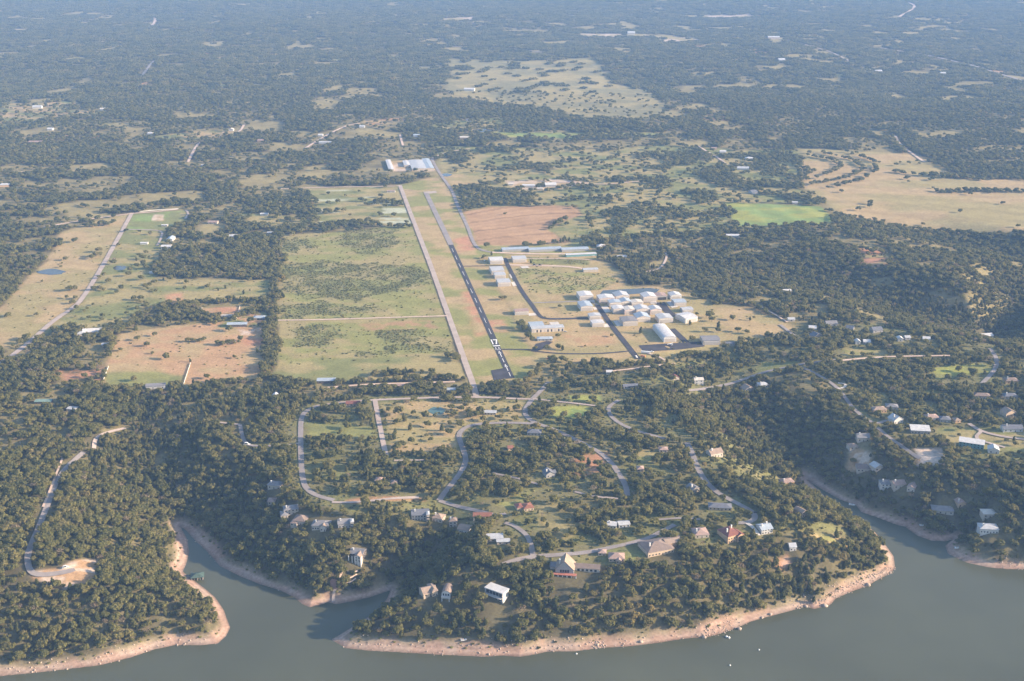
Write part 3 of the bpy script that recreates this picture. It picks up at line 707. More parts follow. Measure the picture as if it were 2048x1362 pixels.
road('road', [(264, 426), (228, 492), (192, 555), (166, 596), (150, 614), (105, 643), (70, 675), (40, 700), (0, 728), (-60, 770)], 8.5, ROADP)
road('dirt_road', [(-40, 477), (80, 456), (170, 440), (264, 427), (300, 425), (355, 419)], 6, DIRTM)
road('dirt_road', [(372, 420), (378, 428), (370, 438)], 5, ROADP)
road('driveway', [(246, 459), (300, 460), (326, 462), (322, 478), (314, 492)], 5, ROADP)
road('dirt_road', [(554, 641), (640, 640), (760, 636), (895, 632)], 4.5, DIRTM)
road('dirt_road', [(655, 776), (720, 770), (800, 767), (910, 764)], 5, DIRTM)
road('village_road', [(630, 813), (690, 804), (752, 800), (860, 796), (953, 794), (1050, 799), (1068, 798)], 6.5, ROADP)
road('village_road', [(1098, 764), (1082, 782), (1063, 800), (1049, 820), (1052, 834), (1070, 846), (1090, 853), (1120, 864), (1160, 884), (1195, 902), (1220, 922), (1238, 948), (1252, 972), (1255, 992)], 7.5, ROADM)
road('village_road', [(632, 813), (610, 823), (602, 838), (601, 870), (602, 920), (605, 958), (612, 978), (632, 992), (668, 1001)], 7.5, ROADM)
road('village_road', [(750, 801), (755, 830), (763, 870), (772, 912)], 7.0, ROADP)
road('village_road', [(1072, 848), (1030, 846), (990, 846), (950, 849), (926, 857), (916, 872), (924, 893), (933, 918), (928, 936), (905, 968), (878, 1002)], 7.5, ROADM)
road('village_road', [(878, 1002), (905, 1010), (950, 1020), (990, 1032), (1012, 1028)], 5.5, ROADM)
road('village_road', [(664, 1005), (700, 1006), (745, 1002), (790, 997), (838, 995)], 5.5, ROADP)
road('village_road', [(1066, 798), (1110, 803), (1150, 807), (1190, 812)], 5, ROADP)
road('village_road', [(1238, 801), (1218, 812), (1216, 825), (1230, 842), (1260, 858), (1300, 870), (1330, 878)], 6.5, ROADM)
road('village_road', [(1374, 886), (1386, 910), (1396, 940), (1415, 968), (1440, 990), (1480, 1010), (1506, 1024), (1512, 1038), (1494, 1047), (1464, 1046)], 7.5, ROADM)
road('village_road', [(1006, 1130), (1060, 1113), (1120, 1111), (1190, 1103), (1250, 1090), (1300, 1076), (1318, 1066), (1350, 1050)], 7.0, ROADM)
road('village_road', [(1066, 1113), (1062, 1092), (1056, 1072), (1030, 1052), (1010, 1046)], 6.5, ROADM)
road('driveway', [(1494, 1047), (1512, 1062), (1518, 1072)], 5, CONC)
road('driveway', [(985, 947), (1040, 958), (1078, 970)], 4.5, ROADM)
road('driveway', [(1150, 984), (1190, 994), (1236, 998)], 4.5, ROADP)
road('driveway', [(788, 922), (830, 921), (858, 921)], 4, ROADP)
road('driveway', [(548, 893), (580, 890), (602, 887)], 4, ROADP)
road('driveway', [(1318, 1040), (1370, 1036), (1400, 1040)], 4.5, ROADM)
road('village_road', [(480, 850), (486, 880), (496, 892), (530, 893), (552, 892)], 5.5, ROADM)
road('village_road', [(400, 843), (440, 846), (480, 850)], 4.5, ROADP)
road('village_road', [(1215, 744), (1260, 739), (1300, 734), (1350, 728)], 5, DIRTM)
road('village_road', [(1370, 782), (1430, 774), (1480, 762), (1530, 744), (1570, 736), (1610, 728), (1672, 720)], 6.5, ROADM)
road('village_road', [(1600, 734), (1640, 752), (1676, 776), (1690, 796), (1706, 818), (1745, 850), (1775, 842)], 6.5, ROADM)
road('village_road', [(1676, 767), (1692, 768), (1690, 776), (1676, 778)], 4, CONC)
road('village_road', [(1755, 856), (1780, 878), (1815, 902), (1840, 918)], 6, ROADM)
road('village_road', [(1680, 722), (1740, 716), (1800, 713), (1905, 712)], 5.5, DIRTM)
road('village_road', [(1980, 698), (1994, 718), (1992, 738), (1976, 756), (1960, 772)], 7, ROADM)
road('village_road', [(1938, 848), (1958, 862), (2000, 874), (2070, 882)], 6, ROADP)
road('village_road', [(1962, 864), (1948, 878), (1985, 889), (2010, 896)], 5, ROADP)
road('hill_road', [(168, 905), (148, 922), (126, 943), (108, 975), (96, 1010), (78, 1055), (58, 1100), (55, 1122), (60, 1145), (80, 1152), (130, 1146), (150, 1140)], 7, ROADM)
road('hill_road', [(188, 898), (190, 876), (222, 863), (252, 857)], 5.5, ROADP)
road('dirt_road', [(126, 915), (105, 970), (86, 1015)], 2.5, PALE and DIRTM, keep=False)
road('dirt_road', [(1560, 650), (1578, 664), (1600, 680)], 5, ROADM)
road('dirt_road', [(1518, 612), (1550, 630), (1575, 645)], 3.5, DIRTM)
road('dirt_road', [(1290, 706), (1318, 714), (1330, 722)], 4, ROADP)
road('dirt_road', [(1110, 364), (1200, 370), (1240, 367), (1290, 362)], 5, DIRTM)
road('dirt_road', [(1290, 545), (1320, 540), (1335, 515), (1330, 505)], 4, ROADP)
road('highway', [(1760, 96), (1850, 110), (1940, 128), (2060, 168), (2140, 190)], 16, ROADM)
road('highway', [(1600, 86), (1650, 100), (1698, 122)], 10, ROADP)
road('dirt_road', [(1790, 272), (1800, 290), (1838, 318), (1850, 325)], 7, DIRTM)
road('dirt_road', [(1796, 36), (1826, 20), (1830, 10), (1815, 5)], 16, DIRTM)
road('dirt_road', [(376, 325), (388, 300), (400, 283), (440, 278), (480, 265), (488, 250)], 7, DIRTM)
road('dirt_road', [(610, 298), (640, 278), (690, 252), (720, 247)], 7, DIRTM)
road('dirt_road', [(282, 155), (300, 130), (308, 122)], 10, ROADM)
road('dirt_road', [(304, 52), (312, 40), (306, 36)], 16, DIRTM)
road('dirt_road', [(760, 95), (900, 92), (1010, 96), (1090, 106)], 12, ROADM)
road('dirt_road', [(1395, 292), (1440, 318), (1455, 332)], 6, DIRTM)
road('dirt_road', [(800, 270), (806, 292)], 6, DIRTM)
road('dirt_road', [(40, 345), (90, 342), (125, 332)], 7, DIRTM)
road('dirt_road', [(864, 318), (890, 305), (940, 298)], 6, DIRTM)

# painted markings, laid along the runway
def rw_point(px):
    p = G([px])[0, :2]
    return float(np.dot(p - RW[2], rdir))
def mark(name, quads, lift=0.55):
    V = []; F = []
    for q in quads:
        b = len(V)
        for s, a in q:                                    # s metres along, a metres to the right
            p = RW[2] + rdir * s + rside * a
            V.append((p[0], p[1], float(H(p[0], p[1])) + lift))
        F.append(tuple(range(b, b + len(q)))[::-1])
    o = mesh_obj(name, V, F, PAINT, runway)
    nz = o.data.polygons[0].normal.z
    if nz < 0: o.data.flip_normals()
    return o
s17 = rw_point((990, 689))
def rect(s0, s1, a0, a1): return [(s0, a0), (s0, a1), (s1, a1), (s1, a0)]
mark('number_one_marking', [rect(s17, s17 + 21, -4.9, -3.1)])
mark('number_seven_marking', [rect(s17 + 17.5, s17 + 21, -1.6, 4.8), [(s17, -0.2), (s17, 1.9), (s17 + 17.5, 4.8), (s17 + 17.5, 2.7)]])
mark('threshold_bar', [rect(s17 - 9, s17 - 5.2, -5.2, 5.2)])
for a in (-2.6, 2.0):
    s = s17 - 25
    mark('arrowhead_marking', [[(s, a - 1.5), (s, a - 0.8), (s + 13, a + 0.2), (s + 13, a - 0.2)], [(s, a + 0.8), (s, a + 1.5), (s + 13, a + 0.2), (s + 13, a - 0.2)]])
for pxy in ((999, 708), (1012, 735)):
    s = rw_point(pxy)
    mark('arrow_marking', [rect(s - 14, s, -0.5, 0.5), [(s, -2.0), (s, -0.9), (s + 12, 0.4), (s + 12, -0.4)], [(s, 0.9), (s, 2.0), (s + 12, 0.4), (s + 12, -0.4)]])
    mark('centre_line_dash', [rect(s - 36, s - 20, -0.45, 0.45)])
s = s17 + 45
while s < rw_point((906, 499)):
    mark('centre_line_dash', [rect(s, s + 26, -0.32, 0.32)])
    s += 52

# ------------------------------------------------------------------ buildings
RC = {  # roof colours
 'white': (0.62, 0.61, 0.60), 'pale': (0.50, 0.51, 0.52), 'blue': (0.40, 0.46, 0.52), 'grey': (0.24, 0.235, 0.245), 'slate': (0.17, 0.18, 0.21), 'brown': (0.26, 0.20, 0.17),
 'tan': (0.36, 0.27, 0.21), 'pink': (0.40, 0.285, 0.24), 'red': (0.28, 0.125, 0.085), 'rust': (0.24, 0.10, 0.08), 'green': (0.20, 0.30, 0.26), 'cream': (0.66, 0.60, 0.52)}
WC = {'cream': (0.58, 0.51, 0.44), 'white': (0.58, 0.56, 0.53), 'pink': (0.62, 0.50, 0.44), 'tan': (0.52, 0.41, 0.30), 'grey': (0.36, 0.35, 0.34), 'stone': (0.48, 0.42, 0.35),
      'teal': (0.16, 0.30, 0.30), 'dark': (0.14, 0.12, 0.11), 'orange': (0.54, 0.37, 0.23)}
def rmat(k):
    """roof cladding: seams across the slope, patchy weathering"""
    if 'roof_' + k in MATS: return MATS['roof_' + k]
    m = mat('roof_' + k, RC[k], 0.55 if k in ('white', 'pale', 'blue', 'cream') else 0.85, 0.13, 0.25, 0.3)
    nt = m.node_tree; b = nt.nodes['Principled BSDF']
    tc = nt.nodes.new('ShaderNodeTexCoord'); wv = nt.nodes.new('ShaderNodeTexWave')
    wv.inputs['Scale'].default_value = 0.32; wv.inputs['Distortion'].default_value = 0.4; wv.inputs['Detail'].default_value = 1
    nt.links.new(tc.outputs['Object'], wv.inputs['Vector'])
    mr = nt.nodes.new('ShaderNodeMapRange'); mr.inputs['To Min'].default_value = 0.80; mr.inputs['To Max'].default_value = 1.06
    nt.links.new(wv.outputs['Fac'], mr.inputs['Value'])
    v = nt.nodes.new('ShaderNodeVectorMath'); v.operation = 'SCALE'
    src = b.inputs['Base Color'].links[0].from_socket
    nt.links.new(src, v.inputs[0]); nt.links.new(mr.outputs[0], v.inputs['Scale']); nt.links.new(v.outputs[0], b.inputs['Base Color'])
    return m
def wmat(k): return mat('wall_' + k, WC[k], 0.85, 0.09, 0.4, 0.2)
TRIM = mat('white_trim', (0.78, 0.76, 0.73), 0.6, 0.05)
DOORM = mat('door_panel', (0.46, 0.42, 0.38), 0.6, 0.08)
DOOR_SHADE = mat('painted_interior_shade', (0.05, 0.045, 0.04), 0.9)  # near-black colour standing in for the shade inside an open hangar
BSITES = []    # x, y, radius, front clearance: trees keep off

def boxv(x0, x1, y0, y1, z0, z1):
    return [(x0, y0, z0), (x1, y0, z0), (x1, y1, z0), (x0, y1, z0), (x0, y0, z1), (x1, y0, z1), (x1, y1, z1), (x0, y1, z1)]
BOXF = [(0, 3, 2, 1), (4, 5, 6, 7), (0, 1, 5, 4), (1, 2, 6, 5), (2, 3, 7, 6), (3, 0, 4, 7)]
def box(name, m, parent, *b): return mesh_obj(name, boxv(*b), BOXF, m, parent)
def multi(name, m, parent, boxes):
    V = []; F = []
    for b in boxes:
        n = len(V); V += boxv(*b); F += [tuple(i + n for i in f) for f in BOXF]
    return mesh_obj(name, V, F, m, parent)
def prism(name, sec, a, b, axis, m, parent):
    """section [(s,z)] counter-clockwise seen from the front, run from a to b along axis 'y' (s is x) or 'x' (s is y)"""
    n = len(sec)
    if axis == 'y': V = [(s, a, z) for s, z in sec] + [(s, b, z) for s, z in sec]
    else: V = [(a, s, z) for s, z in sec] + [(b, s, z) for s, z in sec]
    F = [tuple(range(n)), tuple(range(2 * n - 1, n - 1, -1))] + [(i, n + i, n + (i + 1) % n, (i + 1) % n) for i in range(n)]
    if axis == 'x': F = [f[::-1] for f in F]
    o = mesh_obj(name, V, F, m, parent)
    return o

def volume(root, x0, x1, y0, y1, h, roof, pitch, rm, wm, base=-3.0, over=0.5):
    """one walled block with its roof; returns the ridge height"""
    w, d = x1 - x0, y1 - y0; cx, cyy = (x0 + x1) / 2, (y0 + y1) / 2; t = 0.28
    if roof in ('gy', 'gx'):
        half = (w if roof == 'gy' else d) / 2; c = cx if roof == 'gy' else cyy
        a, b = (y0, y1) if roof == 'gy' else (x0, x1); ax = 'y' if roof == 'gy' else 'x'
        rz = h + half * pitch
        prism('wall', [(c - half, base), (c + half, base), (c + half, h), (c, rz), (c - half, h)], a, b, ax, wm, root)
        e = half + over; ez = h - over * pitch
        prism('roof', [(c - e, ez), (c, rz), (c + e, ez), (c + e, ez + t), (c, rz + t), (c - e, ez + t)][::1], a - over, b + over, ax, rm, root)
        return rz + t
    if roof == 'vault':
        half = w / 2; n = 9; rise = half * pitch
        arc = [(cx + half * math.cos(math.pi * i / n), h + rise * math.sin(math.pi * i / n)) for i in range(n + 1)]
        prism('wall', [(cx - half, base), (cx + half, base)] + arc, y0, y1, 'y', wm, root)
        e = half + 0.15
        out = [(cx + (e + 0.15) * math.cos(math.pi * i / n), h + (rise + 0.35) * math.sin(math.pi * i / n)) for i in range(n + 1)]
        inn = [(cx + e * math.cos(math.pi * i / n), h + (rise + 0.06) * math.sin(math.pi * i / n)) for i in range(n + 1)]
        prism('roof', out + inn[::-1], y0 - over, y1 + over, 'y', rm, root)
        return h + rise + .35
    if roof == 'shed':
        rz = h + d * pitch
        prism('wall', [(y0, base), (y1, base), (y1, rz), (y0, h)], x0, x1, 'x', wm, root)
        prism('roof', [(y0 - over, h - over * pitch), (y1 + over, rz + over * pitch), (y1 + over, rz + over * pitch + t), (y0 - over, h - over * pitch + t)], x0 - over, x1 + over, 'x', rm, root)
        return rz
    box('wall', wm, root, x0, x1, y0, y1, base, h)
    X0, X1, Y0, Y1 = x0 - over, x1 + over, y0 - over, y1 + over
    if roof == 'flat':
        box('roof', rm, root, X0, X1, Y0, Y1, h + 0.003, h + 0.5)
        return h + 0.5
    m_ = min(w, d) / 2 + over; rz = h + m_ * pitch                     # hip
    if w >= d: r0, r1 = (X0 + m_, cyy, rz), (X1 - m_, cyy, rz)
    else: r0, r1 = (cx, Y0 + m_, rz), (cx, Y1 - m_, rz)
    V = [(X0, Y0, h + .003), (X1, Y0, h + .003), (X1, Y1, h + .003), (X0, Y1, h + .003), (X0, Y0, h + .25), (X1, Y0, h + .25), (X1, Y1, h + .25), (X0, Y1, h + .25), r0, r1]
    if w >= d: T = [(4, 5, 9, 8), (5, 6, 9), (6, 7, 8, 9), (7, 4, 8)]
    else: T = [(4, 5, 8), (5, 6, 9, 8), (6, 7, 9), (7, 4, 8, 9)]
    mesh_obj('roof', V, [(0, 3, 2, 1), (0, 1, 5, 4), (1, 2, 6, 5), (2, 3, 7, 6), (3, 0, 4, 7)] + T, rm, root)
    return rz

def windows(root, x0, x1, y0, y1, h, n, sides=('f', 'r')):
    rows = [1.0] if h < 4.6 else ([1.0, 4.0] if h < 7.6 else [1.0, 4.0, 6.9])
    for zb in rows:
        if zb + 1.5 > h: continue
        for s in sides:
            L = (x1 - x0) if s == 'f' else (y1 - y0)
            k = max(1, int(n * L / max(x1 - x0, 1)))
            for i in range(k):
                if zb < 2 and s == 'f' and i == k // 2 and k > 1:      # front door
                    c = x0 + L * (i + .5) / k
                    box('door', wmat('dark'), root, c - .55, c + .55, y0 - .07, y0 + .02, -.2, 2.1)
                    continue
                if s == 'f':
                    c = x0 + L * (i + .5) / k
                    box('window', GLASS, root, c - .75, c + .75, y0 - .06, y0 + .02, zb, zb + 1.4)
                else:
                    c = y0 + L * (i + .5) / k
                    box('window', GLASS, root, x1 - .02, x1 + .06, c - .75, c + .75, zb, zb + 1.4)

def place(name, label, cat, u, v, yaw, group=None, sink=0.0):
    p = G([(u, v)])[0]
    root = empty(name, (p[0], p[1], p[2] - sink), yaw)
    tag(root, label, cat, group)
    return root, p, pxm(p)

def site(p, yaw, w, d, front=15):
    c, s = math.cos(yaw), math.sin(yaw)
    BSITES.append((p[0] - s * d / 2, p[1] + c * d / 2, math.hypot(w, d) / 2, front))

def hangar(label, u, v, wpx, depth, h, roof='gy', pitch=0.17, rc='pale', wc='cream', door=True, open_=False, yaw=None, name='aircraft_hangar', group='airfield hangars', cat='hangar'):
    yaw = GYAW if yaw is None else R(yaw)
    root, p, k = place(name, label, cat, u, v, yaw, group)
    w = wpx * 1.12 / k; h *= 1.12; depth *= 1.15; site(p, yaw, w, depth, 2)
    volume(root, -w / 2, w / 2, 0, depth, h, roof, pitch, rmat(rc), wmat(wc), -1.5, 0.35)
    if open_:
        box('doorway_shade_panel', DOOR_SHADE, root, -w * .42, w * .42, -.06, .02, -.2, h * .72)  # dark panel on the closed wall, paints the shade of an open doorway
    elif door:
        dw = w * 0.8 / 4
        d_ = multi('door', DOORM, root, [(-w * .4 + i * dw + .06, -w * .4 + (i + 1) * dw - .06, -.14 - .05 * (i % 2), .02, -.2, h * .8) for i in range(4)])
        box('door_rail', TRIM, d_, -w * .45, w * .45, -.26, .02, h * .8 + .004, h * .8 + .3)
    return root

HANGARS = [
 ('white gabled hangar at the top left corner of the cluster, above the side taxiway', 1173, 601, 25, 22, 7.0, 'gy', .12, 'white', 'cream'),
 ('pale blue roofed hangar alone on the grass below the side taxiway', 1174, 622, 22, 24, 6.6, 'gy', .16, 'blue', 'cream'),
 ('cream hangar with white roof in front of the left end of the long pond', 1214, 606, 28, 18, 7.0, 'gy', .12, 'white', 'pink'),
 ('hangar with grey gabled roof in front of the middle of the long pond', 1245, 601, 25, 20, 6.5, 'gy', .24, 'pale', 'cream'),
 ('white hangar in front of the right end of the long pond', 1300, 603, 24, 20, 6.8, 'gy', .2, 'white', 'cream'),
 ('pink roofed hangar with a dark open front at the right end of the pond', 1324, 600, 19, 16, 6.0, 'gy', .12, 'pink', 'grey'),
 ('white hangar with a low dome roof, topmost of the three in the right hand column', 1352, 599, 20, 16, 6.0, 'gy', .22, 'white', 'white'),
 ('pale blue roofed hangar, middle one of the right hand column', 1361, 612, 22, 16, 5.6, 'gx', .12, 'blue', 'grey'),
 ('low grey roofed hangar, lowest of the right hand column above the bright cream hangar', 1376, 625, 20, 13, 4.2, 'gx', .1, 'pale', 'grey'),
 ('hangar with pale blue roof, back left one in the crowded block right of the taxiway', 1231, 614, 21, 15, 6.4, 'gy', .12, 'blue', 'cream'),
 ('hangar with steep blue grey gable in the back row of the crowded block', 1253, 612, 18, 16, 6.2, 'gy', .26, 'blue', 'cream'),
 ('small cream roofed hangar in the back row at the middle of the crowded block', 1275, 613, 21, 14, 6.0, 'gy', .12, 'cream', 'cream'),
 ('cream hangar, first of the middle row right of the two grey pads', 1238, 627, 20, 16, 6.8, 'gy', .12, 'white', 'cream'),
 ('hangar with a tan stained roof, second of the middle row of the crowded block', 1261, 629, 21, 16, 6.8, 'gy', .14, 'cream', 'pink'),
 ('tall pale hangar with grey roof stripe, third of the middle row of the crowded block', 1286, 629, 24, 18, 7.4, 'gy', .2, 'pale', 'cream'),
 ('hangar with pale grey gable, last of the middle row beside the short dark apron', 1312, 629, 21, 17, 7.0, 'gy', .24, 'pale', 'pink'),
 ('pale hangar, back one of a pair left of the straight taxiway', 1191, 640, 21, 13, 5.8, 'gy', .1, 'pale', 'cream'),
 ('white flat roofed hangar, front one of a pair left of the straight taxiway', 1197, 654, 22, 14, 5.6, 'gy', .06, 'white', 'cream'),
 ('wide grey hangar with ribbed grey roof right of the taxiway in the front row', 1261, 652, 27, 21, 6.8, 'gy', .08, 'grey', 'stone'),
 ('bright blue white gabled hangar in the front row beside the wide grey one', 1287, 644, 25, 19, 6.4, 'gy', .26, 'blue', 'cream'),
 ('cream hangar standing alone at the right end of the front row', 1332, 646, 26, 20, 6.6, 'gy', .12, 'pale', 'cream'),
]
for q in HANGARS:
    hangar(*q, open_='dark open front' in q[0])
hangar('bright cream hangar with sunlit end wall at the lower right of the cluster', 1383, 645, 26, 24, 6.8, 'gx', .12, 'white', 'white', yaw=28)
hangar('long white barrel roofed hangar casting a big square shadow on the grass', 1340, 684, 23, 52, 6.0, 'vault', .22, 'white', 'white')
hangar('open sided shed with grey roof at the right end of the dark apron', 1423, 690, 31, 20, 6.0, 'gx', .14, 'grey', 'stone', yaw=4)
hangar('white gabled hangar beside the small tree at the far end of the taxiway', 994, 528, 24, 22, 5.8, 'gx', .16, 'white', 'cream')
hangar('grey roofed hangar across the taxiway end, alone on the right side', 1040, 525, 24, 20, 5.6, 'gx', .12, 'pale', 'cream')
hangar('upper pale hangar of the three along the left edge of the taxiway', 996, 549, 23, 24, 6.2, 'gx', .08, 'pale', 'cream')
hangar('middle pale hangar of the three along the left edge of the taxiway', 1001, 557, 20, 16, 5.4, 'gx', .08, 'pale', 'cream')
hangar('lower pale hangar of the three along the left edge of the taxiway', 1009, 573, 23, 20, 6.4, 'gx', .08, 'pale', 'cream')
hangar('small pale hangar with a side pad between the runway and the taxiway bend', 1044, 630, 25, 13, 5.2, 'gx', .08, 'pink', 'cream')
for u, w, l in ((1032, 49, 'left'), (1091, 60, 'middle'), (1151, 49, 'right')):
    hangar('%s one of three long low grey storage sheds in line beside the ploughed field' % l, u, 503, w, 14, 3.8, 'gx', .1, 'blue', 'grey', False, name='storage_shed', group='long storage sheds', cat='shed')
hangar('long low white roofed shed in front of the three storage sheds', 1163, 513, 55, 9, 3.6, 'gx', .1, 'white', 'teal', False, name='storage_shed', group='long storage sheds', cat='shed')
hangar('small grey roofed shed at the end of the dirt road beside the woods', 1182, 544, 27, 10, 3.8, 'gx', .12, 'pale', 'stone', False, name='storage_shed', cat='shed', group='airfield sheds')
hangar('pale shed among the trees right of the storage sheds', 1245, 518, 16, 10, 3.6, 'gx', .12, 'pale', 'stone', False, name='storage_shed', cat='shed', group='airfield sheds')

# the long terminal block beside the runway numbers
root, p, k = place('terminal_building', 'long pale two part building with many window bays beside the runway number', 'building', 1096, 664, GYAW)
w = 66 / k; site(p, GYAW, w, 26, 2)
volume(root, -w / 2, w * .5, 0, 14, 6.2, 'gx', .10, rmat('pale'), wmat('cream'), -1.5, .4)
volume(root, -w / 2 + .3, -w * .06, 14.01, 34, 6.0, 'gx', .10, rmat('blue'), wmat('cream'), -1.5, .3)
volume(root, w * .16, w * .42, 14.01, 30, 5.0, 'gx', .08, rmat('cream'), wmat('pink'), -1.5, .3)
for i in range(9):
    c = -w / 2 + w * (i + .5) / 9
    box('window' if i % 3 else 'door', GLASS if i % 3 else DOORM, root, c - 1.1, c + 1.1, -.07, .02, .3, 4.2)

def house(label, u, v, wpx, depth=11, h=3.4, yaw=0, roof='hip', pitch=.42, rc='grey', wc='cream', nwin=4, chim=0, wings=(), name='house', cat='house', group=None, base=-5.0, front=9, sink=0.0):
    yaw = R(yaw)
    root, p, k = place(name, label, cat, u, v, yaw, group, sink)
    w = max(wpx / k, 5.0); site(p, yaw, w, depth, front)
    top = volume(root, -w / 2, w / 2, 0, depth, h, roof, pitch, rmat(rc), wmat(wc), base, .6)
    if nwin: windows(root, -w / 2, w / 2, 0, depth, h, nwin)
    for x0, x1, y0, y1, hh, rf, pt, rk, wk in wings:
        volume(root, x0 * w, x1 * w, y0, y1, hh, rf, pt, rmat(rk or rc), wmat(wk or wc), base, .5)
        if nwin and y0 < 0.5: windows(root, x0 * w, x1 * w, y0, y1, hh, 2, ('f',))
    for i in range(chim):
        x = (-.3 + .55 * i) * w; y = depth * (.35 + .25 * (i % 2))
        c = box('chimney', wmat('white'), root, x - .65, x + .65, y - .5, y + .5, h - .5, top + 1.3)
        box('chimney_cap', TRIM, c, x - .8, x + .8, y - .65, y + .65, top + 1.304, top + 1.55)
    return root, w

def frame_posts(root, xs, y, z0, z1, t=.28, name='column', m=None):
    for x in xs: box(name, m or TRIM, root, x - t, x + t, y - t, y + t, z0, z1)

GL = 'houses on the lake bluff'; GV = 'houses in the village'; GR = 'houses on the right shore'; GF = 'far houses'
# --- lake bluff
house('grey house with white chimney, leftmost of the bluff houses, with a lower square wing', 583, 1029, 28, 11, 5.6, 14, 'hip', .4, 'grey', 'stone', 4, 1, [(-.75, -.25, -7, 4, 3.2, 'hip', .4, 'grey', 'stone')], group=GL)
house('brown hip roofed house just below the leftmost bluff house', 598, 1050, 26, 14, 4.6, -12, 'hip', .5, 'brown', 'stone', 4, 0, [(-.6, -.1, -3, 8, 3, 'hip', .4, None, None)], group=GL)
house('grey house with a row of arched windows and front gable on the left bluff', 641, 1060, 34, 12, 5.0, -4, 'hip', .45, 'grey', 'stone', 7, 1, [(.02, .34, -2.5, 8, 5.2, 'gy', .55, 'tan', 'cream')], group=GL)
house('dark grey house with bright chimney and a narrow end tower on the left bluff', 690, 1056, 26, 12, 5.0, 10, 'gx', .45, 'grey', 'grey', 4, 1, [(.42, .66, -2, 5, 7.5, 'hip', .4, 'pale', 'grey')], group=GL)
r_, w_ = house('tan roofed house raised on tall columns above the brick patio', 712, 1118, 27, 12, 6.0, -14, 'gx', .4, 'grey', 'dark', 4, 1, [(.0, .5, -5, 4, 6.0, 'gy', .5, 'tan', 'cream')], group=GL)
frame_posts(r_, [w_ * t for t in (-.42, -.15, .08, .3, .5)], -5.4, -7, 5.8, .35)
house('small pinkish hip roofed cottage among trees left of the bluff houses', 543, 1009, 14, 9, 3.4, 0, 'hip', .5, 'pink', 'stone', 2, group=GL)
house('grey roofed house with white chimney half hidden in trees near the loop road', 548, 978, 27, 11, 4.2, -14, 'hip', .4, 'grey', 'stone', 3, 1, group=GL)
house('large blue grey two storey house with white chimney below the road junction', 841, 1041, 34, 14, 6.6, 6, 'gx', .42, 'slate', 'grey', 6, 1, [(.36, .52, -3, 5, 8.2, 'hip', .4, 'pale', 'cream')], group=GL)
house('tan roofed house tucked right behind the large blue grey house', 874, 1044, 20, 11, 4.4, -20, 'hip', .5, 'tan', 'stone', 3, 1, group=GL)
house('narrow brown tower house with a pale chimney on the shaded slope', 906, 1054, 15, 9, 6.5, 0, 'hip', .5, 'brown', 'stone', 2, 1, group=GL)
house('tan roofed house with a white window band on the shaded slope', 926, 1067, 24, 12, 4.2, -22, 'gx', .4, 'tan', 'white', 6, 0, group=GL)
house('pale grey flat roofed house curving round a leafy court', 990, 1084, 32, 9, 4.0, 4, 'shed', .08, 'pale', 'stone', 4, 0, [(.1, .9, -6, 0, 3.2, 'shed', .06, 'pale', 'stone')], group=GL)
house('long house with a red tile roof mostly hidden under trees below the road', 965, 1038, 36, 9, 3.2, 0, 'gx', .35, 'red', 'stone', 4, group=GL)
house('house with bright red tile roof in two parts beside the middle lane', 1058, 1022, 20, 12, 3.4, 18, 'hip', .38, 'red', 'tan', 3, 0, [(-1.1, -.45, 4, 14, 3.4, 'hip', .4, 'rust', 'tan')], group=GL)
house('house with a sweeping brown tile roof near the cove, left of the arched white front', 861, 1192, 28, 13, 3.6, 24, 'gx', .5, 'tan', 'tan', 3, 0, [(.1, .5, -2, 13, 5.4, 'hip', .55, 'tan', 'tan')], group=GL)
root, p, k = place('house', 'brown barrel roofed house with a white front of three arched windows near the cove', 'house', 892, 1198, R(-8), GL)
w = 17 / k; site(p, R(-8), w, 14, 18)
volume(root, -w / 2, w / 2, 0, 14, 5.6, 'vault', .8, rmat('brown'), wmat('white'), -5, .3)
for i in (-1, 0, 1): box('window', GLASS, root, i * w * .28 - .8, i * w * .28 + .8, -.07, .02, 3.6, 6.0)
frame_posts(root, (-w * .42, w * .42), -2.4, -5, 3.2); box('balcony', wmat('white'), root, -w / 2, w / 2, -2.8, -.005, 3.2, 3.6)
# modern white house: a tilted white slab over glass walls
root, p, k = place('house', 'modern white box house with a tilted white slab roof standing alone on the bluff', 'house', 989, 1196, R(-34), GL)
site(p, R(-34), 20, 12, 20)
box('wall', wmat('grey'), root, -10, 9.2, 0, 9, -5, 7.6)
box('wall', wmat('white'), root, 9.204, 10, -.6, 9.6, -3, 8.2)
box('wall', wmat('white'), root, -10.8, -10.004, -.6, 9.6, -1, 8.2)
box('roof', rmat('white'), root, -11.2, 10.6, -1.4, 10, 8.204, 9.0)
box('terrace', wmat('white'), root, -10, 9.2, -3.2, -.005, 2.6, 3.0)
for i in range(5): box('window', GLASS, root, -9.4 + i * 3.7, -6.3 + i * 3.7, -.08, .02, 3.4, 7.0)
for i in range(4): box('window', GLASS, root, -9.0 + i * 4.6, -6.0 + i * 4.6, -.08, .02, -1.0, 2.2)
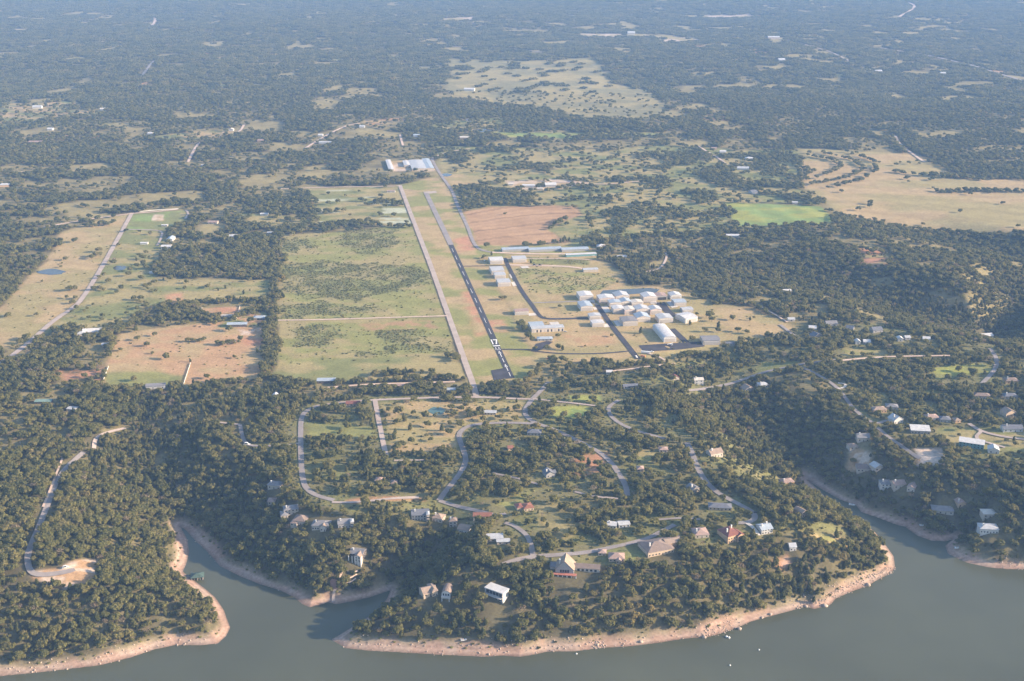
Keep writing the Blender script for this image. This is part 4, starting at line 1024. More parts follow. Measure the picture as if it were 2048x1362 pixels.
# villa with the tall steep gable
root, p, k = place('villa', 'large villa with a steep tan gable and a red balcony on white columns', 'villa', 1129, 1148, R(-8), GL)
site(p, R(-8), 26, 16, 22); BSITES.append((p[0] + 22, p[1] + 8, 14, 14))
volume(root, -9, 9, 0, 16, 5.2, 'gy', 1.0, rmat('tan'), wmat('grey'), -6, .7)
volume(root, 9.01, 34, 7, 16, 4.0, 'gx', .5, rmat('brown'), wmat('cream'), -6, .6)
volume(root, -15, -9.01, 5, 14, 4.4, 'hip', .5, rmat('grey'), wmat('cream'), -6, .5)
box('balcony', mat('balcony_red', (0.45, 0.18, 0.13), .8), root, -11, 12, -4.2, -.005, .6, 1.2)
frame_posts(root, [-10.4 + i * 4.4 for i in range(6)], -3.8, -8, .596, .4)
for i in range(4): box('window', GLASS, root, -4.6 + i * 2.4, -2.7 + i * 2.4, -.08, .02, 1.6, 4.6)
for i in range(5): box('window', GLASS, root, 12 + i * 4.2, 14.4 + i * 4.2, 6.93, 7.02, .8, 3)
c = box('chimney', wmat('white'), root, -5.8, -4.6, 3, 4.2, 5, 14); box('chimney_cap', TRIM, c, -6, -4.4, 2.8, 4.4, 14.004, 14.3)
house('tan hip roofed pavilion house right of the villa', 1233, 1124, 30, 12, 3.6, -4, 'hip', .5, 'pink', 'tan', 4, 0, [(.0, .3, -3, 3, 3.4, 'gy', .5, None, None)], group=GL)
house('small tan roofed garage beside the bluff road behind the villa', 1204, 1112, 15, 8, 3.2, -6, 'hip', .4, 'pink', 'tan', 2, group=GL, front=6)
house('white roofed house in two bright parts in the trees above the bluff road', 1223, 1057, 18, 9, 3.6, -12, 'gx', .4, 'white', 'white', 3, 1, group=GL)
house('low white house beside a grey fenced court above the bluff road', 1249, 1055, 22, 9, 3.4, 10, 'gx', .35, 'pale', 'white', 3, group=GL)
house('big mansion with a wide grey brown hip roof and white terrace on the bluff edge', 1322, 1110, 56, 24, 5.0, 20, 'hip', .36, 'brown', 'tan', 8, 1, [(.35, 1.0, 8, 20, 6.4, 'gx', .3, 'tan', 'orange')], group=GL, name='mansion')
house('house with a dark red roof and stacked sunlit tan balconies on the bluff', 1468, 1084, 30, 18, 7.8, 28, 'hip', .5, 'rust', 'orange', 6, 2, [(.2, .7, -2, 10, 7.0, 'gy', .5, None, 'orange')], group=GL)
house('house with a pinkish brown hip roof between the mansion and the dark red roof', 1404, 1076, 28, 15, 3.6, 8, 'hip', .4, 'pink', 'stone', 3, 1, group=GL)
house('pale blue grey house with three bright chimneys at the end of the bluff road', 1534, 1068, 24, 13, 5.6, 18, 'gx', .4, 'blue', 'white', 4, 2, group=GL)
house('small white house alone on the wooded tip of the bluff', 1586, 1102, 13, 9, 4.6, 6, 'gx', .5, 'pale', 'white', 2, group=GL)
house('narrow tall tan house on the right edge of the bluff', 1609, 1034, 13, 12, 6.2, 36, 'gy', .5, 'tan', 'tan', 2, group=GL)
house('sunlit pink house overlooking the narrow inlet', 1577, 972, 24, 11, 4.6, 14, 'hip', .4, 'pink', 'orange', 4, 1, [(-.8, -.4, 2, 9, 3.2, 'hip', .4, None, None)], group=GL)
house('grey house with pale gables left of the cul de sac road', 1392, 985, 18, 11, 4.4, 30, 'gy', .5, 'grey', 'stone', 3, 1, group=GL)
house('long low dark grey house above the turning circle', 1440, 1021, 44, 11, 3.2, -6, 'hip', .35, 'slate', 'tan', 6, 0, group=GL)
# --- village
house('two gabled tan house beside the curve of the ridge road', 1434, 914, 27, 12, 5.0, 22, 'gx', .55, 'tan', 'cream', 4, 1, group=GV)
house('flat pinkish roof in the trees left of the ridge road', 1327, 905, 17, 9, 3.2, 0, 'hip', .35, 'pink', 'stone', 2, group=GV)
house('small reddish roof in the trees right of the curving lane', 1281, 944, 13, 9, 3.2, 0, 'hip', .5, 'pink', 'stone', 2, group=GV)
house('blue grey roofed house below the lane junction', 1068, 871, 27, 11, 3.4, -6, 'hip', .4, 'slate', 'grey', 4, group=GV)
house('house with blue grey angular roofs in the middle of the oak groves', 1101, 955, 18, 12, 4.4, 20, 'gy', .55, 'slate', 'grey', 2, 1, [(.2, .8, 3, 11, 3.4, 'gx', .5, None, None)], group=GV)
house('long white roofed ranch house on the tan village green', 980, 830, 24, 8, 3.2, -3, 'gx', .3, 'pale', 'stone', 4, group=GV)
house('tan roofed cottage in the groves above the brown verge', 758, 967, 17, 9, 3.2, -8, 'hip', .4, 'pink', 'orange', 2, group=GV)
house('small purple grey roofed cottage in the groves above the brown verge', 788, 973, 12, 9, 3.6, 0, 'hip', .5, 'brown', 'grey', 2, group=GV)
house('small red roof peeking out of the oaks right of the S bend', 1022, 901, 11, 8, 3.0, 16, 'gx', .4, 'red', 'tan', 1, group=GV)
house('long low house with a rust red roof beside the village road', 706, 812, 27, 10, 3.2, 4, 'gx', .35, 'rust', 'tan', 4, group=GV)
house('white two storey house with many windows in the trees right of the village', 1398, 769, 18, 10, 6.6, 6, 'gx', .4, 'cream', 'white', 3, 1, group=GV)
house('tan gabled house at the top edge of the wooded ravine', 1499, 784, 20, 11, 4.8, 26, 'gy', .5, 'tan', 'stone', 3, group=GV)
house('white house right of the tan gabled house above the ravine', 1528, 776, 17, 10, 4.6, 18, 'hip', .4, 'pale', 'white', 3, 1, group=GV)
house('small white house at the left end of the pale upper lane', 1219, 749, 12, 8, 3.6, 0, 'gx', .4, 'white', 'white', 2, group=GV)
house('small rust roofed house in the woods under the upper lane', 1352, 760, 14, 9, 3.4, 20, 'gy', .5, 'rust', 'stone', 1, group=GV)
house('long blue grey roofed house under trees between the two upper lanes', 1262, 777, 30, 9, 3.2, 10, 'gx', .35, 'slate', 'grey', 4, group=GV)
house('blue roofed barn with brown front beside the pale track at the field corner', 652, 767, 35, 11, 3.8, 3, 'gx', .12, 'blue', 'dark', 3, group=GV, name='barn', cat='barn')
house('small white roofed shed in the scrub below the pale track', 800, 776, 14, 8, 3.0, -6, 'gx', .3, 'pink', 'dark', 1, group=GV, name='shed', cat='shed')
house('blue tarped shed by the junction under the parallel road', 902, 784, 16, 8, 2.8, 0, 'gx', .25, 'blue', 'grey', 1, group=GV, name='shed', cat='shed')
house('small white cabin in the woods left of the village', 550, 795, 10, 7, 3.2, 0, 'gy', .5, 'white', 'white', 1, group=GV)
house('bluish house with a carport on the dark driveway beside the runway', 1090, 682, 30, 10, 3.2, 4, 'hip', .3, 'blue', 'grey', 4, group=None, front=3)
# --- left farms
house('large white roofed farmhouse in three parts beside the left road', 184, 668, 34, 12, 3.8, 10, 'gx', .55, 'white', 'white', 5, 0, [(-.8, -.32, -6, 5, 3.2, 'hip', .4, 'pale', 'white'), (.3, .75, -5, 5, 3.2, 'gx', .4, 'pale', 'white')], group='left farms', front=8)
house('small grey roofed barn below the white farmhouse', 213, 694, 17, 9, 3.4, 8, 'gx', .35, 'pale', 'stone', 2, group='left farms')
house('long white walled barn with dark grey roof at the bottom of the red pasture', 311, 778, 36, 10, 4.4, 8, 'gx', .3, 'grey', 'white', 4, group='left farms', name='barn', cat='barn', front=4)
house('square pale roofed shed in the woods at the far left', 142, 823, 17, 9, 3.2, -10, 'gx', .15, 'pale', 'stone', 1, group='left farms', name='shed', cat='shed')
house('dark green roofed shed in the woods at the far left', 86, 808, 30, 9, 3.2, 2, 'gx', .2, 'green', 'dark', 1, group='left farms', name='shed', cat='shed')
house('long silver roofed stable above the bare red yard', 474, 654, 38, 11, 4.0, 4, 'gx', .25, 'blue', 'dark', 0, group='left farms', name='stable', cat='stable', front=2)
house('grey roofed farmhouse beside the tree line at the stable yard', 519, 640, 25, 11, 3.2, 2, 'hip', .4, 'blue', 'dark', 3, group='left farms', front=6)
house('long pale roofed stable along the red riding arena', 456, 634, 26, 4, 2.8, 3, 'gx', .3, 'cream', 'white', 3, group='left farms', name='stable', cat='stable', front=4)
house('white roofed barn nearest the pasture at the left driveway end', 332, 498, 18, 13, 4.4, 4, 'gx', .3, 'white', 'white', 2, group='left farms', name='barn', cat='barn', front=4)
house('blue roofed farmhouse behind the white barn at the left driveway', 339, 483, 12, 22, 4.0, 0, 'gy', .4, 'blue', 'white', 1, 0, group='left farms', front=3)
house('white open hay shelter in the green pasture right of the left road', 288, 489, 14, 7, 3.0, 2, 'gx', .2, 'white', 'white', 0, group='left farms', name='hay_shelter', cat='shelter', front=3)
house('small white shelter at the edge of the woods below the hay shelter', 304, 548, 10, 6, 2.8, 0, 'gx', .2, 'white', 'white', 0, group='left farms', name='hay_shelter', cat='shelter', front=3)
house('pale roofed house in the woods right of the green lawn', 425, 448, 18, 12, 3.4, -4, 'gx', .35, 'pink', 'stone', 2, group='left farms')
house('white roofed house in the middle of the left woods', 466, 476, 15, 12, 3.4, 6, 'gx', .4, 'pale', 'white', 2, group='left farms')
house('grey roofed shed at the right edge of the left woods', 543, 469, 17, 10, 3.2, 0, 'gx', .2, 'pale', 'stone', 1, group='left farms', name='shed', cat='shed')
house('long shed above the left woods near the field corner', 528, 431, 15, 10, 3.2, 0, 'gx', .2, 'white', 'white', 1, group='left farms', name='shed', cat='shed')
house('small shelter beside the green lawn on the left', 329, 453, 11, 7, 2.8, 0, 'gx', .2, 'white', 'stone', 0, group='left farms', name='hay_shelter', cat='shelter', front=3)
house('small house at the corner where the parallel road ends', 782, 385, 16, 10, 3.2, 0, 'gx', .35, 'tan', 'white', 2, group='left farms', front=3)
house('white gabled house beside the oaks right of the storage sheds', 1204, 497, 17, 14, 3.6, 10, 'hip', .45, 'white', 'white', 3, group=None, front=5)
# --- right shore and hillside
RS = [
 ('sunlit tan house with a bright arcade below the right hand ridge road', 1760, 826, 26, 11, 4.2, 8, 'hip', .4, 'tan', 'orange', 5, 0),
 ('grey roofed house right of the sunlit tan house', 1784, 819, 22, 11, 3.4, -10, 'hip', .4, 'grey', 'stone', 2, 0),
 ('white gabled house at the end of the short white drive', 1797, 847, 22, 12, 5.2, 24, 'gy', .6, 'pale', 'white', 3, 1),
 ('white flat roofed house with a row of front columns on the right hillside', 1841, 868, 35, 13, 4.4, -8, 'shed', .16, 'white', 'grey', 6, 0),
 ('long white roofed house with teal glass wall on the right hillside', 1942, 896, 44, 12, 6.2, -22, 'shed', .1, 'white', 'teal', 7, 0),
 ('small pale gabled house right of the long white roof', 1987, 907, 19, 11, 4.6, -14, 'gy', .5, 'pale', 'white', 2, 0),
 ('pinkish house left of the brown verge on the right hillside', 1865, 842, 24, 11, 4.4, 6, 'hip', .45, 'pink', 'stone', 3, 1),
 ('blue grey house next to the pinkish house on the right hillside', 1890, 845, 20, 11, 3.8, -6, 'hip', .45, 'slate', 'grey', 3, 0),
 ('small orange walled cottage on the right hillside', 1916, 846, 11, 9, 3.4, 10, 'hip', .5, 'tan', 'orange', 1, 0),
 ('tan gabled house at the right margin above the forked lane', 2022, 833, 22, 12, 5.0, 18, 'gy', .5, 'tan', 'tan', 3, 0),
 ('house with three steep bright gables at the right margin beside the forked lane', 2026, 864, 36, 11, 4.2, 0, 'gx', .6, 'slate', 'white', 4, 1),
 ('dark roofed house with white chimneys at the right margin', 2022, 798, 24, 11, 3.6, 0, 'hip', .45, 'slate', 'stone', 3, 1),
 ('long brown roofed house left of the dark roofed one at the right margin', 1964, 797, 30, 11, 3.4, -6, 'hip', .4, 'brown', 'stone', 4, 0),
 ('grey house at the rim of the wooded ravine under the ridge road', 1727, 883, 23, 12, 5.2, 0, 'gx', .5, 'grey', 'stone', 3, 1),
 ('small tan house on the track below the ravine rim', 1708, 899, 16, 10, 3.6, 12, 'hip', .4, 'tan', 'stone', 2, 0),
 ('reddish hip roofed house on the slope above the narrow inlet', 1728, 944, 26, 14, 4.0, -6, 'hip', .45, 'brown', 'stone', 4, 0),
 ('pale house right of the reddish hip roof above the inlet', 1758, 941, 19, 11, 4.4, 20, 'gy', .5, 'pale', 'stone', 2, 0),
 ('white house with an arched window above the inlet shore', 1773, 978, 20, 12, 5.8, 0, 'hip', .5, 'grey', 'white', 3, 1),
 ('pink roofed house with brown wing above the inlet shore', 1800, 976, 24, 12, 4.4, 12, 'gx', .5, 'pink', 'stone', 3, 1),
 ('tan gabled wing house, last of the three above the inlet shore', 1821, 983, 14, 12, 5.0, -32, 'gy', .5, 'pink', 'cream', 2, 0),
 ('long grey house half hidden in the trees of the right shore', 1886, 1028, 38, 13, 4.0, -8, 'hip', .4, 'grey', 'stone', 4, 0),
 ('narrow red chimneyed house at the end of the right shore drive', 1924, 1014, 15, 10, 4.6, 10, 'gy', .5, 'pink', 'orange', 2, 1),
 ('grey roofed house with white balcony posts nearest the right shore', 1978, 1067, 33, 13, 5.2, -6, 'hip', .4, 'pale', 'white', 6, 1),
 ('pale house in the trees of the right shore near the picture edge', 1980, 1035, 24, 12, 4.0, 0, 'hip', .4, 'cream', 'stone', 3, 0),
 ('white roofed shed at the edge of the upper right woods', 1575, 586, 16, 10, 3.6, 8, 'gx', .3, 'white', 'white', 1, 0),
 ('square white roofed house above the lane bend on the upper right', 1625, 662, 14, 12, 4.4, -10, 'gx', .4, 'white', 'white', 2, 0),
 ('house with pink gable and grey roofs beside the green pond garden', 1636, 677, 20, 12, 3.8, 20, 'gy', .5, 'slate', 'pink', 2, 0),
 ('grey roofed house with a bright yellow end in the upper right trees', 1664, 652, 22, 12, 3.8, 6, 'gx', .5, 'grey', 'cream', 2, 0),
 ('steep blue roofed house in the upper right trees', 1698, 663, 14, 12, 4.0, -24, 'gx', .6, 'slate', 'grey', 1, 0),
 ('blue grey house with two roofs among the upper right oaks', 1756, 665, 20, 13, 3.8, 14, 'gx', .5, 'slate', 'grey', 2, 0),
 ('small white fronted house, left of a pair on the upper right', 1716, 689, 10, 9, 4.4, 0, 'gy', .6, 'white', 'white', 1, 0),
 ('white roofed house, right of a pair on the upper right', 1734, 689, 13, 11, 3.8, -6, 'gx', .4, 'white', 'grey', 1, 0),
 ('small white house, left of three in a row beside the upper lane', 1801, 683, 10, 9, 4.2, 0, 'gy', .5, 'white', 'white', 1, 0),
 ('pale blue roofed house, middle of three in a row beside the upper lane', 1816, 680, 10, 9, 3.8, 6, 'gx', .4, 'pale', 'grey', 1, 0),
 ('white roofed house, right of three in a row beside the upper lane', 1853, 683, 13, 11, 3.8, -12, 'gx', .4, 'white', 'white', 1, 0),
 ('bright white two part house alone in the woods at the upper right', 1976, 677, 22, 12, 4.4, 14, 'gx', .4, 'white', 'white', 2, 0),
 ('brown roofed house under trees at the right margin', 2024, 767, 24, 12, 3.6, 0, 'hip', .45, 'brown', 'orange', 2, 1),
 ('pale cottage at the head of the bent lane, upper right', 1583, 643, 13, 9, 3.4, 0, 'gx', .4, 'pale', 'cream', 1, 0),
 ('dark roofed shed in the trees right of the airfield', 1462, 692, 16, 10, 3.2, 10, 'gx', .25, 'slate', 'white', 1, 0),
]
for q in RS: house(*q, group=GR, front=9)
# --- far farms and yards
hangar('left strip of white roofs at the far storage yard', 783, 342, 9, 105, 3.6, 'gy', .12, 'white', 'stone', False, name='storage_shed', group='far storage yard', cat='shed')
hangar('short white roofed shed in the middle of the far storage yard', 815, 334, 11, 50, 4, 'gy', .12, 'white', 'stone', False, name='storage_shed', group='far storage yard', cat='shed')
hangar('widest grey roofed shed of the far storage yard', 839, 341, 26, 95, 4, 'gy', .06, 'pale', 'stone', False, name='storage_shed', group='far storage yard', cat='shed')
hangar('pale roofed shed at the right end of the far storage yard', 861, 340, 13, 105, 4, 'gy', .1, 'blue', 'stone', False, name='storage_shed', group='far storage yard', cat='shed')
FARH = [('white roofed ranch shed left on the pale hilltop yard', 1057, 375, 24, 16, 4.5, 0, 'gx', .2, 'white', 'white'), ('white gabled ranch barn right on the pale hilltop yard', 1102, 374, 22, 20, 5, 8, 'gx', .35, 'white', 'grey'),
 ('low tan shed in front of the hilltop ranch barns', 1080, 380, 11, 10, 3.4, 0, 'gx', .2, 'cream', 'stone'), ('small cabin left of the hilltop yard', 1022, 371, 10, 9, 3.6, 0, 'gx', .4, 'cream', 'white'),
 ('long white roofed shed in the oak woods right of the ploughed field', 1466, 475, 25, 12, 3.8, -2, 'gx', .2, 'white', 'white'), ('white house in the woods left of the big tan field', 1486, 340, 22, 16, 4, -8, 'gx', .4, 'pale', 'white'),
 ('white roofed house near the terraced shrubs', 1499, 320, 15, 14, 4, 0, 'hip', .4, 'white', 'white'), ('small white house on the far right farm track', 1446, 306, 12, 12, 4, 0, 'gx', .4, 'white', 'white'),
 ('pink roofed farmhouse on the far right farm track', 1428, 300, 10, 12, 4, 0, 'gx', .4, 'pink', 'orange'), ('dark roofed shed in trees above the green hayfield', 1510, 388, 12, 18, 4, 20, 'gx', .4, 'slate', 'grey'),
 ('small blue shed at the edge of the green hayfield', 1590, 408, 10, 10, 3.4, 0, 'gx', .3, 'pale', 'grey'), ('long white shed deep in the woods left of centre', 650, 288, 24, 14, 4.5, 0, 'gx', .2, 'white', 'white'),
 ('small white house beside the far dirt road left of centre', 641, 273, 9, 12, 4, 0, 'gx', .4, 'white', 'white'), ('white house on the far left clearing', 74, 217, 16, 16, 5, 6, 'gx', .5, 'pale', 'white'),
 ('sunlit white house at the right end of the far left clearing', 207, 221, 14, 14, 4.5, 0, 'gx', .4, 'cream', 'white'), ('pinkish farmhouse with red yard at the far left', 70, 287, 24, 15, 4, 0, 'gx', .3, 'pink', 'orange'),
 ('small white house in woods at the far left', 100, 261, 10, 12, 4.5, 0, 'gx', .4, 'white', 'white'), ('white house at the left picture edge in the woods', 8, 374, 18, 14, 4.5, 10, 'hip', .4, 'pale', 'orange'),
 ('white trailer house in far woods below the left dirt road', 408, 333, 11, 8, 3.5, 8, 'gx', .2, 'white', 'white'), ('white farmhouse at the far left meadow', 300, 270, 9, 12, 4.5, 0, 'gx', .4, 'white', 'white'),
 ('small tan house beside the far left dirt road bend', 462, 262, 9, 12, 4.5, 0, 'gy', .4, 'cream', 'white'), ('small pink house in far red clearing', 520, 284, 10, 14, 4, 0, 'gx', .3, 'pink', 'orange'),
 ('dark roofed farm shed beside the far pond', 938, 243, 12, 16, 4.5, 0, 'gx', .3, 'slate', 'white'), ('pink farmhouse left of the far green strip', 929, 278, 18, 16, 4, 0, 'gx', .3, 'cream', 'orange'),
 ('white house in the woods on the far dirt road', 724, 256, 10, 13, 4.5, 0, 'gx', .4, 'pale', 'white'), ('grey roofed house at the far lane end', 833, 274, 12, 13, 4.5, 0, 'gx', .4, 'blue', 'white'),
 ('glinting white shed at the left edge of the far pasture', 938, 182, 20, 22, 6, -8, 'gx', .3, 'white', 'blue' if False else 'white'), ('white quarry shed in the far works area', 1263, 69, 14, 40, 9, 0, 'gx', .2, 'white', 'white'),
 ('white house far away on the right plain', 1564, 123, 12, 24, 7, 0, 'gx', .4, 'white', 'white'), ('white farm building far away on the right', 1758, 146, 12, 24, 7, 0, 'gx', .3, 'white', 'white'),
 ('small white building right of the far farm', 1887, 150, 9, 20, 7, 0, 'gx', .3, 'white', 'white'), ('pale works building in the far right gravel yard', 1548, 78, 22, 36, 8, 0, 'gx', .2, 'white', 'pink')]
for q in FARH: house(*q[:11], nwin=0, name='farm_building', cat='building', group=GF, base=-4, front=26)

# ------------------------------------------------------------------ trees: shapes
def ico(sub=1):
    import bmesh
    bm = bmesh.new(); bmesh.ops.create_icosphere(bm, subdivisions=sub, radius=1.0)
    V = np.array([v.co[:] for v in bm.verts]); F = np.array([[v.index for v in f.verts] for f in bm.faces]); bm.free()
    return V, F
ICO1, ICO2 = ico(1), ico(2)

def crown_mesh(name, lobes, nleaf, size, m, rs, core=True, flat=0.0):
    """leaf clumps (bent four-sided sprays) spread over and through overlapping lobes, over a dark ragged core"""
    V = []; F = []; T = []; n = 0
    if core:
        for c, r in lobes:
            iv, if_ = ICO1
            v = iv * (np.array(r) * 0.80) * (0.82 + 0.3 * rs.random((len(iv), 1))) + c
            V.append(v); F += [tuple(f + n) for f in if_]; T.append(np.full(len(v), 0.72) + 0.25 * rs.random(len(v))); n += len(v)
    w = np.array([r[0] * r[1] for c, r in lobes]); w = w / w.sum()
    for i in range(nleaf):
        c, r = lobes[rs.choice(len(lobes), p=w)]
        d = rs.normal(size=3); d[2] = d[2] * 0.9 + 0.25; d /= np.linalg.norm(d)
        rad = 0.80 + 0.22 * rs.random()
        p = np.array(c) + d * np.array(r) * rad
        nn = d / np.array(r); nn /= np.linalg.norm(nn)
        nn = nn + rs.normal(size=3) * 0.34; nn /= np.linalg.norm(nn)
        a = np.cross(nn, rs.normal(size=3)); a /= np.linalg.norm(a); b = np.cross(nn, a)
        s = size * rs.uniform(0.6, 1.35)
        q = [p + a * s, p + b * s * rs.uniform(.5, .9) + nn * s * .25, p - a * s * rs.uniform(.7, 1), p - b * s * rs.uniform(.5, .9) - nn * s * .15]
        V.append(np.array(q)); F += [(n, n + 1, n + 2), (n, n + 2, n + 3)]; T.append(np.full(4, 0.75 + 0.55 * rs.random())); n += 4
    V = np.concatenate(V)
    me = np_mesh(name, V, np.array(F), 3)
    at = me.attributes.new('tone', 'FLOAT', 'POINT'); at.data.foreach_set('value', np.concatenate(T).astype(np.float32))
    me.materials.append(m)
    return me

def trunk_mesh(name, h, r, limbs, rs):
    V = []; F = []
    def limb(p0, p1, r0, r1, k=6):
        p0, p1 = Vector(p0), Vector(p1); d = (p1 - p0).normalized()
        a = d.orthogonal().normalized(); b = d.cross(a); n = len(V)
        for p, rr_ in ((p0, r0), ((p0 + p1) / 2 + a * r0 * .6, (r0 + r1) / 2), (p1, r1)):
            for i in range(k):
                t = 2 * math.pi * i / k; V.append(tuple(p + (a * math.cos(t) + b * math.sin(t)) * rr_))
        for s in range(2):
            for i in range(k): F.append((n + s * k + i, n + s * k + (i + 1) % k, n + (s + 1) * k + (i + 1) % k, n + (s + 1) * k + i))
    limb((0, 0, -1.2), (0.15, 0.1, h), r, r * .6)
    for c in limbs: limb((0.1, 0.08, h * .8), tuple(np.array(c) * .85), r * .5, r * .16)
    me = bpy.data.meshes.new(name); me.from_pydata(V, [], F); me.materials.append(BARK); me.update()
    return me

def oak_lobes(rs, R0=4.4, Hc=4.6, n=7):
    L = [((0, 0, Hc), (R0 * .72, R0 * .72, 2.3))]
    for i in range(n):
        t = 2 * math.pi * (i + rs.uniform(-.3, .3)) / n; q = R0 * rs.uniform(.45, .72)
        L.append(((q * math.cos(t), q * math.sin(t), Hc + rs.uniform(-1.3, 1.0)), (R0 * rs.uniform(.30, .48), R0 * rs.uniform(.30, .48), rs.uniform(1.3, 2.1))))
    return L
def cedar_lobes(rs):
    L = []
    for i, (z, r) in enumerate(((1.6, 2.1), (3.2, 2.3), (4.8, 1.8), (6.3, 1.1))):
        L.append(((rs.uniform(-.5, .5), rs.uniform(-.5, .5), z), (r * rs.uniform(.85, 1.1), r * rs.uniform(.85, 1.1), 1.5)))
    return L
PROTO = []      # (crown mesh, trunk mesh)
trs = np.random.default_rng(3)
for i in range(5):
    L = oak_lobes(trs, trs.uniform(4.0, 4.9), trs.uniform(4.3, 5.2), 6 + i % 3)
    PROTO.append((crown_mesh('crown', L, 620, 0.50, OAK, trs), trunk_mesh('trunk', 2.6, .32, [l[0] for l in L[1:5]], trs)))
for i in range(3):
    L = cedar_lobes(trs)
    PROTO.append((crown_mesh('crown', L, 460, 0.42, CEDAR, trs), trunk_mesh('trunk', 2.0, .22, [l[0] for l in L[2:4]], trs)))
protos = bpy.data.collections.new('tree_shapes')        # shapes for the scattered woods, not placed themselves
def proto_obj(i, me):
    o = bpy.data.objects.new('p%02d' % i, me); protos.objects.link(o)
npr = 0
for cm, tm in PROTO: proto_obj(npr, cm); npr += 1       # 0..7 full crowns (trunks hidden below at these sizes)
for i in range(4):                                       # 8..11 lighter crowns for the middle distance
    L = oak_lobes(trs, trs.uniform(4.2, 5.2), 4.4, 5)
    proto_obj(npr, crown_mesh('mid_crown', L, 170, 0.9, OAK if i % 2 == 0 else CEDAR, trs)); npr += 1
for i in range(5):                                       # 12..16 groves of crowns for the far woods
    L = []
    for k in range(16):
        L.append(((trs.uniform(-14, 14), trs.uniform(-14, 14), trs.uniform(2.5, 6.0)), (trs.uniform(3.6, 5.8), trs.uniform(3.6, 5.8), trs.uniform(2.2, 3.6))))
    proto_obj(npr, crown_mesh('grove', L, 320, 1.3, OAK if i % 2 == 0 else CEDAR, trs)); npr += 1
BARE = leaf_material('dry_leaves', [(0.0, (0.20, 0.155, 0.10)), (1.0, (0.30, 0.24, 0.16))])
bare0 = npr
for i in range(2):
    L = oak_lobes(trs, 3.6, 4.4, 6)
    proto_obj(npr, crown_mesh('thin_crown', L, 150, .42, BARE, trs, core=False)); npr += 1
bush0 = npr
for i in range(4):                                       # low brush
    L = [((trs.uniform(-.9, .9), trs.uniform(-.9, .9), trs.uniform(.3, .6)), (trs.uniform(.8, 1.5), trs.uniform(.8, 1.5), trs.uniform(.4, .75))) for _ in range(4)]
    proto_obj(npr, crown_mesh('brush', L, 46, .38, BRUSH if i < 3 else CEDAR, trs)); npr += 1

# ------------------------------------------------------------------ trees: where they stand
HEDGES = [  # tree lines: photo points, width m, density
 ([(558, 455), (556, 480), (550, 550), (543, 630), (536, 700), (532, 758)], 15, .95), ([(568, 463), (665, 461)], 16, .95), ([(740, 410), (770, 404), (802, 412)], 26, .7),
 ([(640, 450), (700, 446), (738, 443)], 14, .85), ([(700, 452), (760, 452), (818, 455)], 14, .8), ([(640, 425), (690, 423)], 10, .4), ([(600, 385), (612, 400), (622, 425)], 40, .9),
 ([(310, 618), (350, 612), (400, 606), (470, 602), (535, 606)], 13, .95), ([(250, 655), (300, 640), (350, 632), (420, 640), (455, 637)], 30, .75), ([(750, 752), (800, 748), (860, 745)], 12, .9),
 ([(545, 775), (600, 768), (640, 770)], 20, .9), ([(660, 772), (740, 782), (850, 780), (930, 780)], 24, .75), ([(1500, 380), (1560, 392), (1640, 405)], 34, .8), ([(1870, 352), (1960, 358), (2060, 352)], 40, .8),
 ([(1880, 384), (1960, 382), (2050, 384)], 26, .75), ([(1450, 418), (1462, 428)], 24, .8), ([(1180, 480), (1200, 485)], 30, .9), ([(1105, 815), (1170, 840)], 5, .1),
 ([(1610, 312), (1670, 322), (1680, 336), (1640, 355), (1600, 362)], 12, .75), ([(1640, 306), (1710, 322), (1725, 340), (1690, 358), (1620, 370)], 11, .75), ([(1690, 304), (1745, 322), (1755, 340), (1720, 362), (1650, 378)], 9, .6),
 ([(1590, 330), (1620, 345), (1590, 360)], 30, .6), ([(1790, 345), (1850, 352)], 14, .5), ([(1800, 358), (1880, 362)], 12, .4), ([(180, 452), (212, 450)], 24, .9), ([(95, 690), (140, 655), (150, 690)], 14, .85),
 ([(985, 262), (1100, 256), (1250, 262)], 22, .6), ([(560, 455), (600, 440), (640, 428)], 8, .3), ([(560, 740), (620, 755)], 3, .1), ([(1090, 372), (1010, 385), (960, 380)], 30, .7),
]
HW = [(G(h[0])[:, :2], h[1], h[2]) for h in HEDGES]
PONDW = [G(p)[:, :2] for p in PONDS] + [G(blob_px(874, 822, 17, 8, seed=4))[:, :2]]
BS = np.array(BSITES)

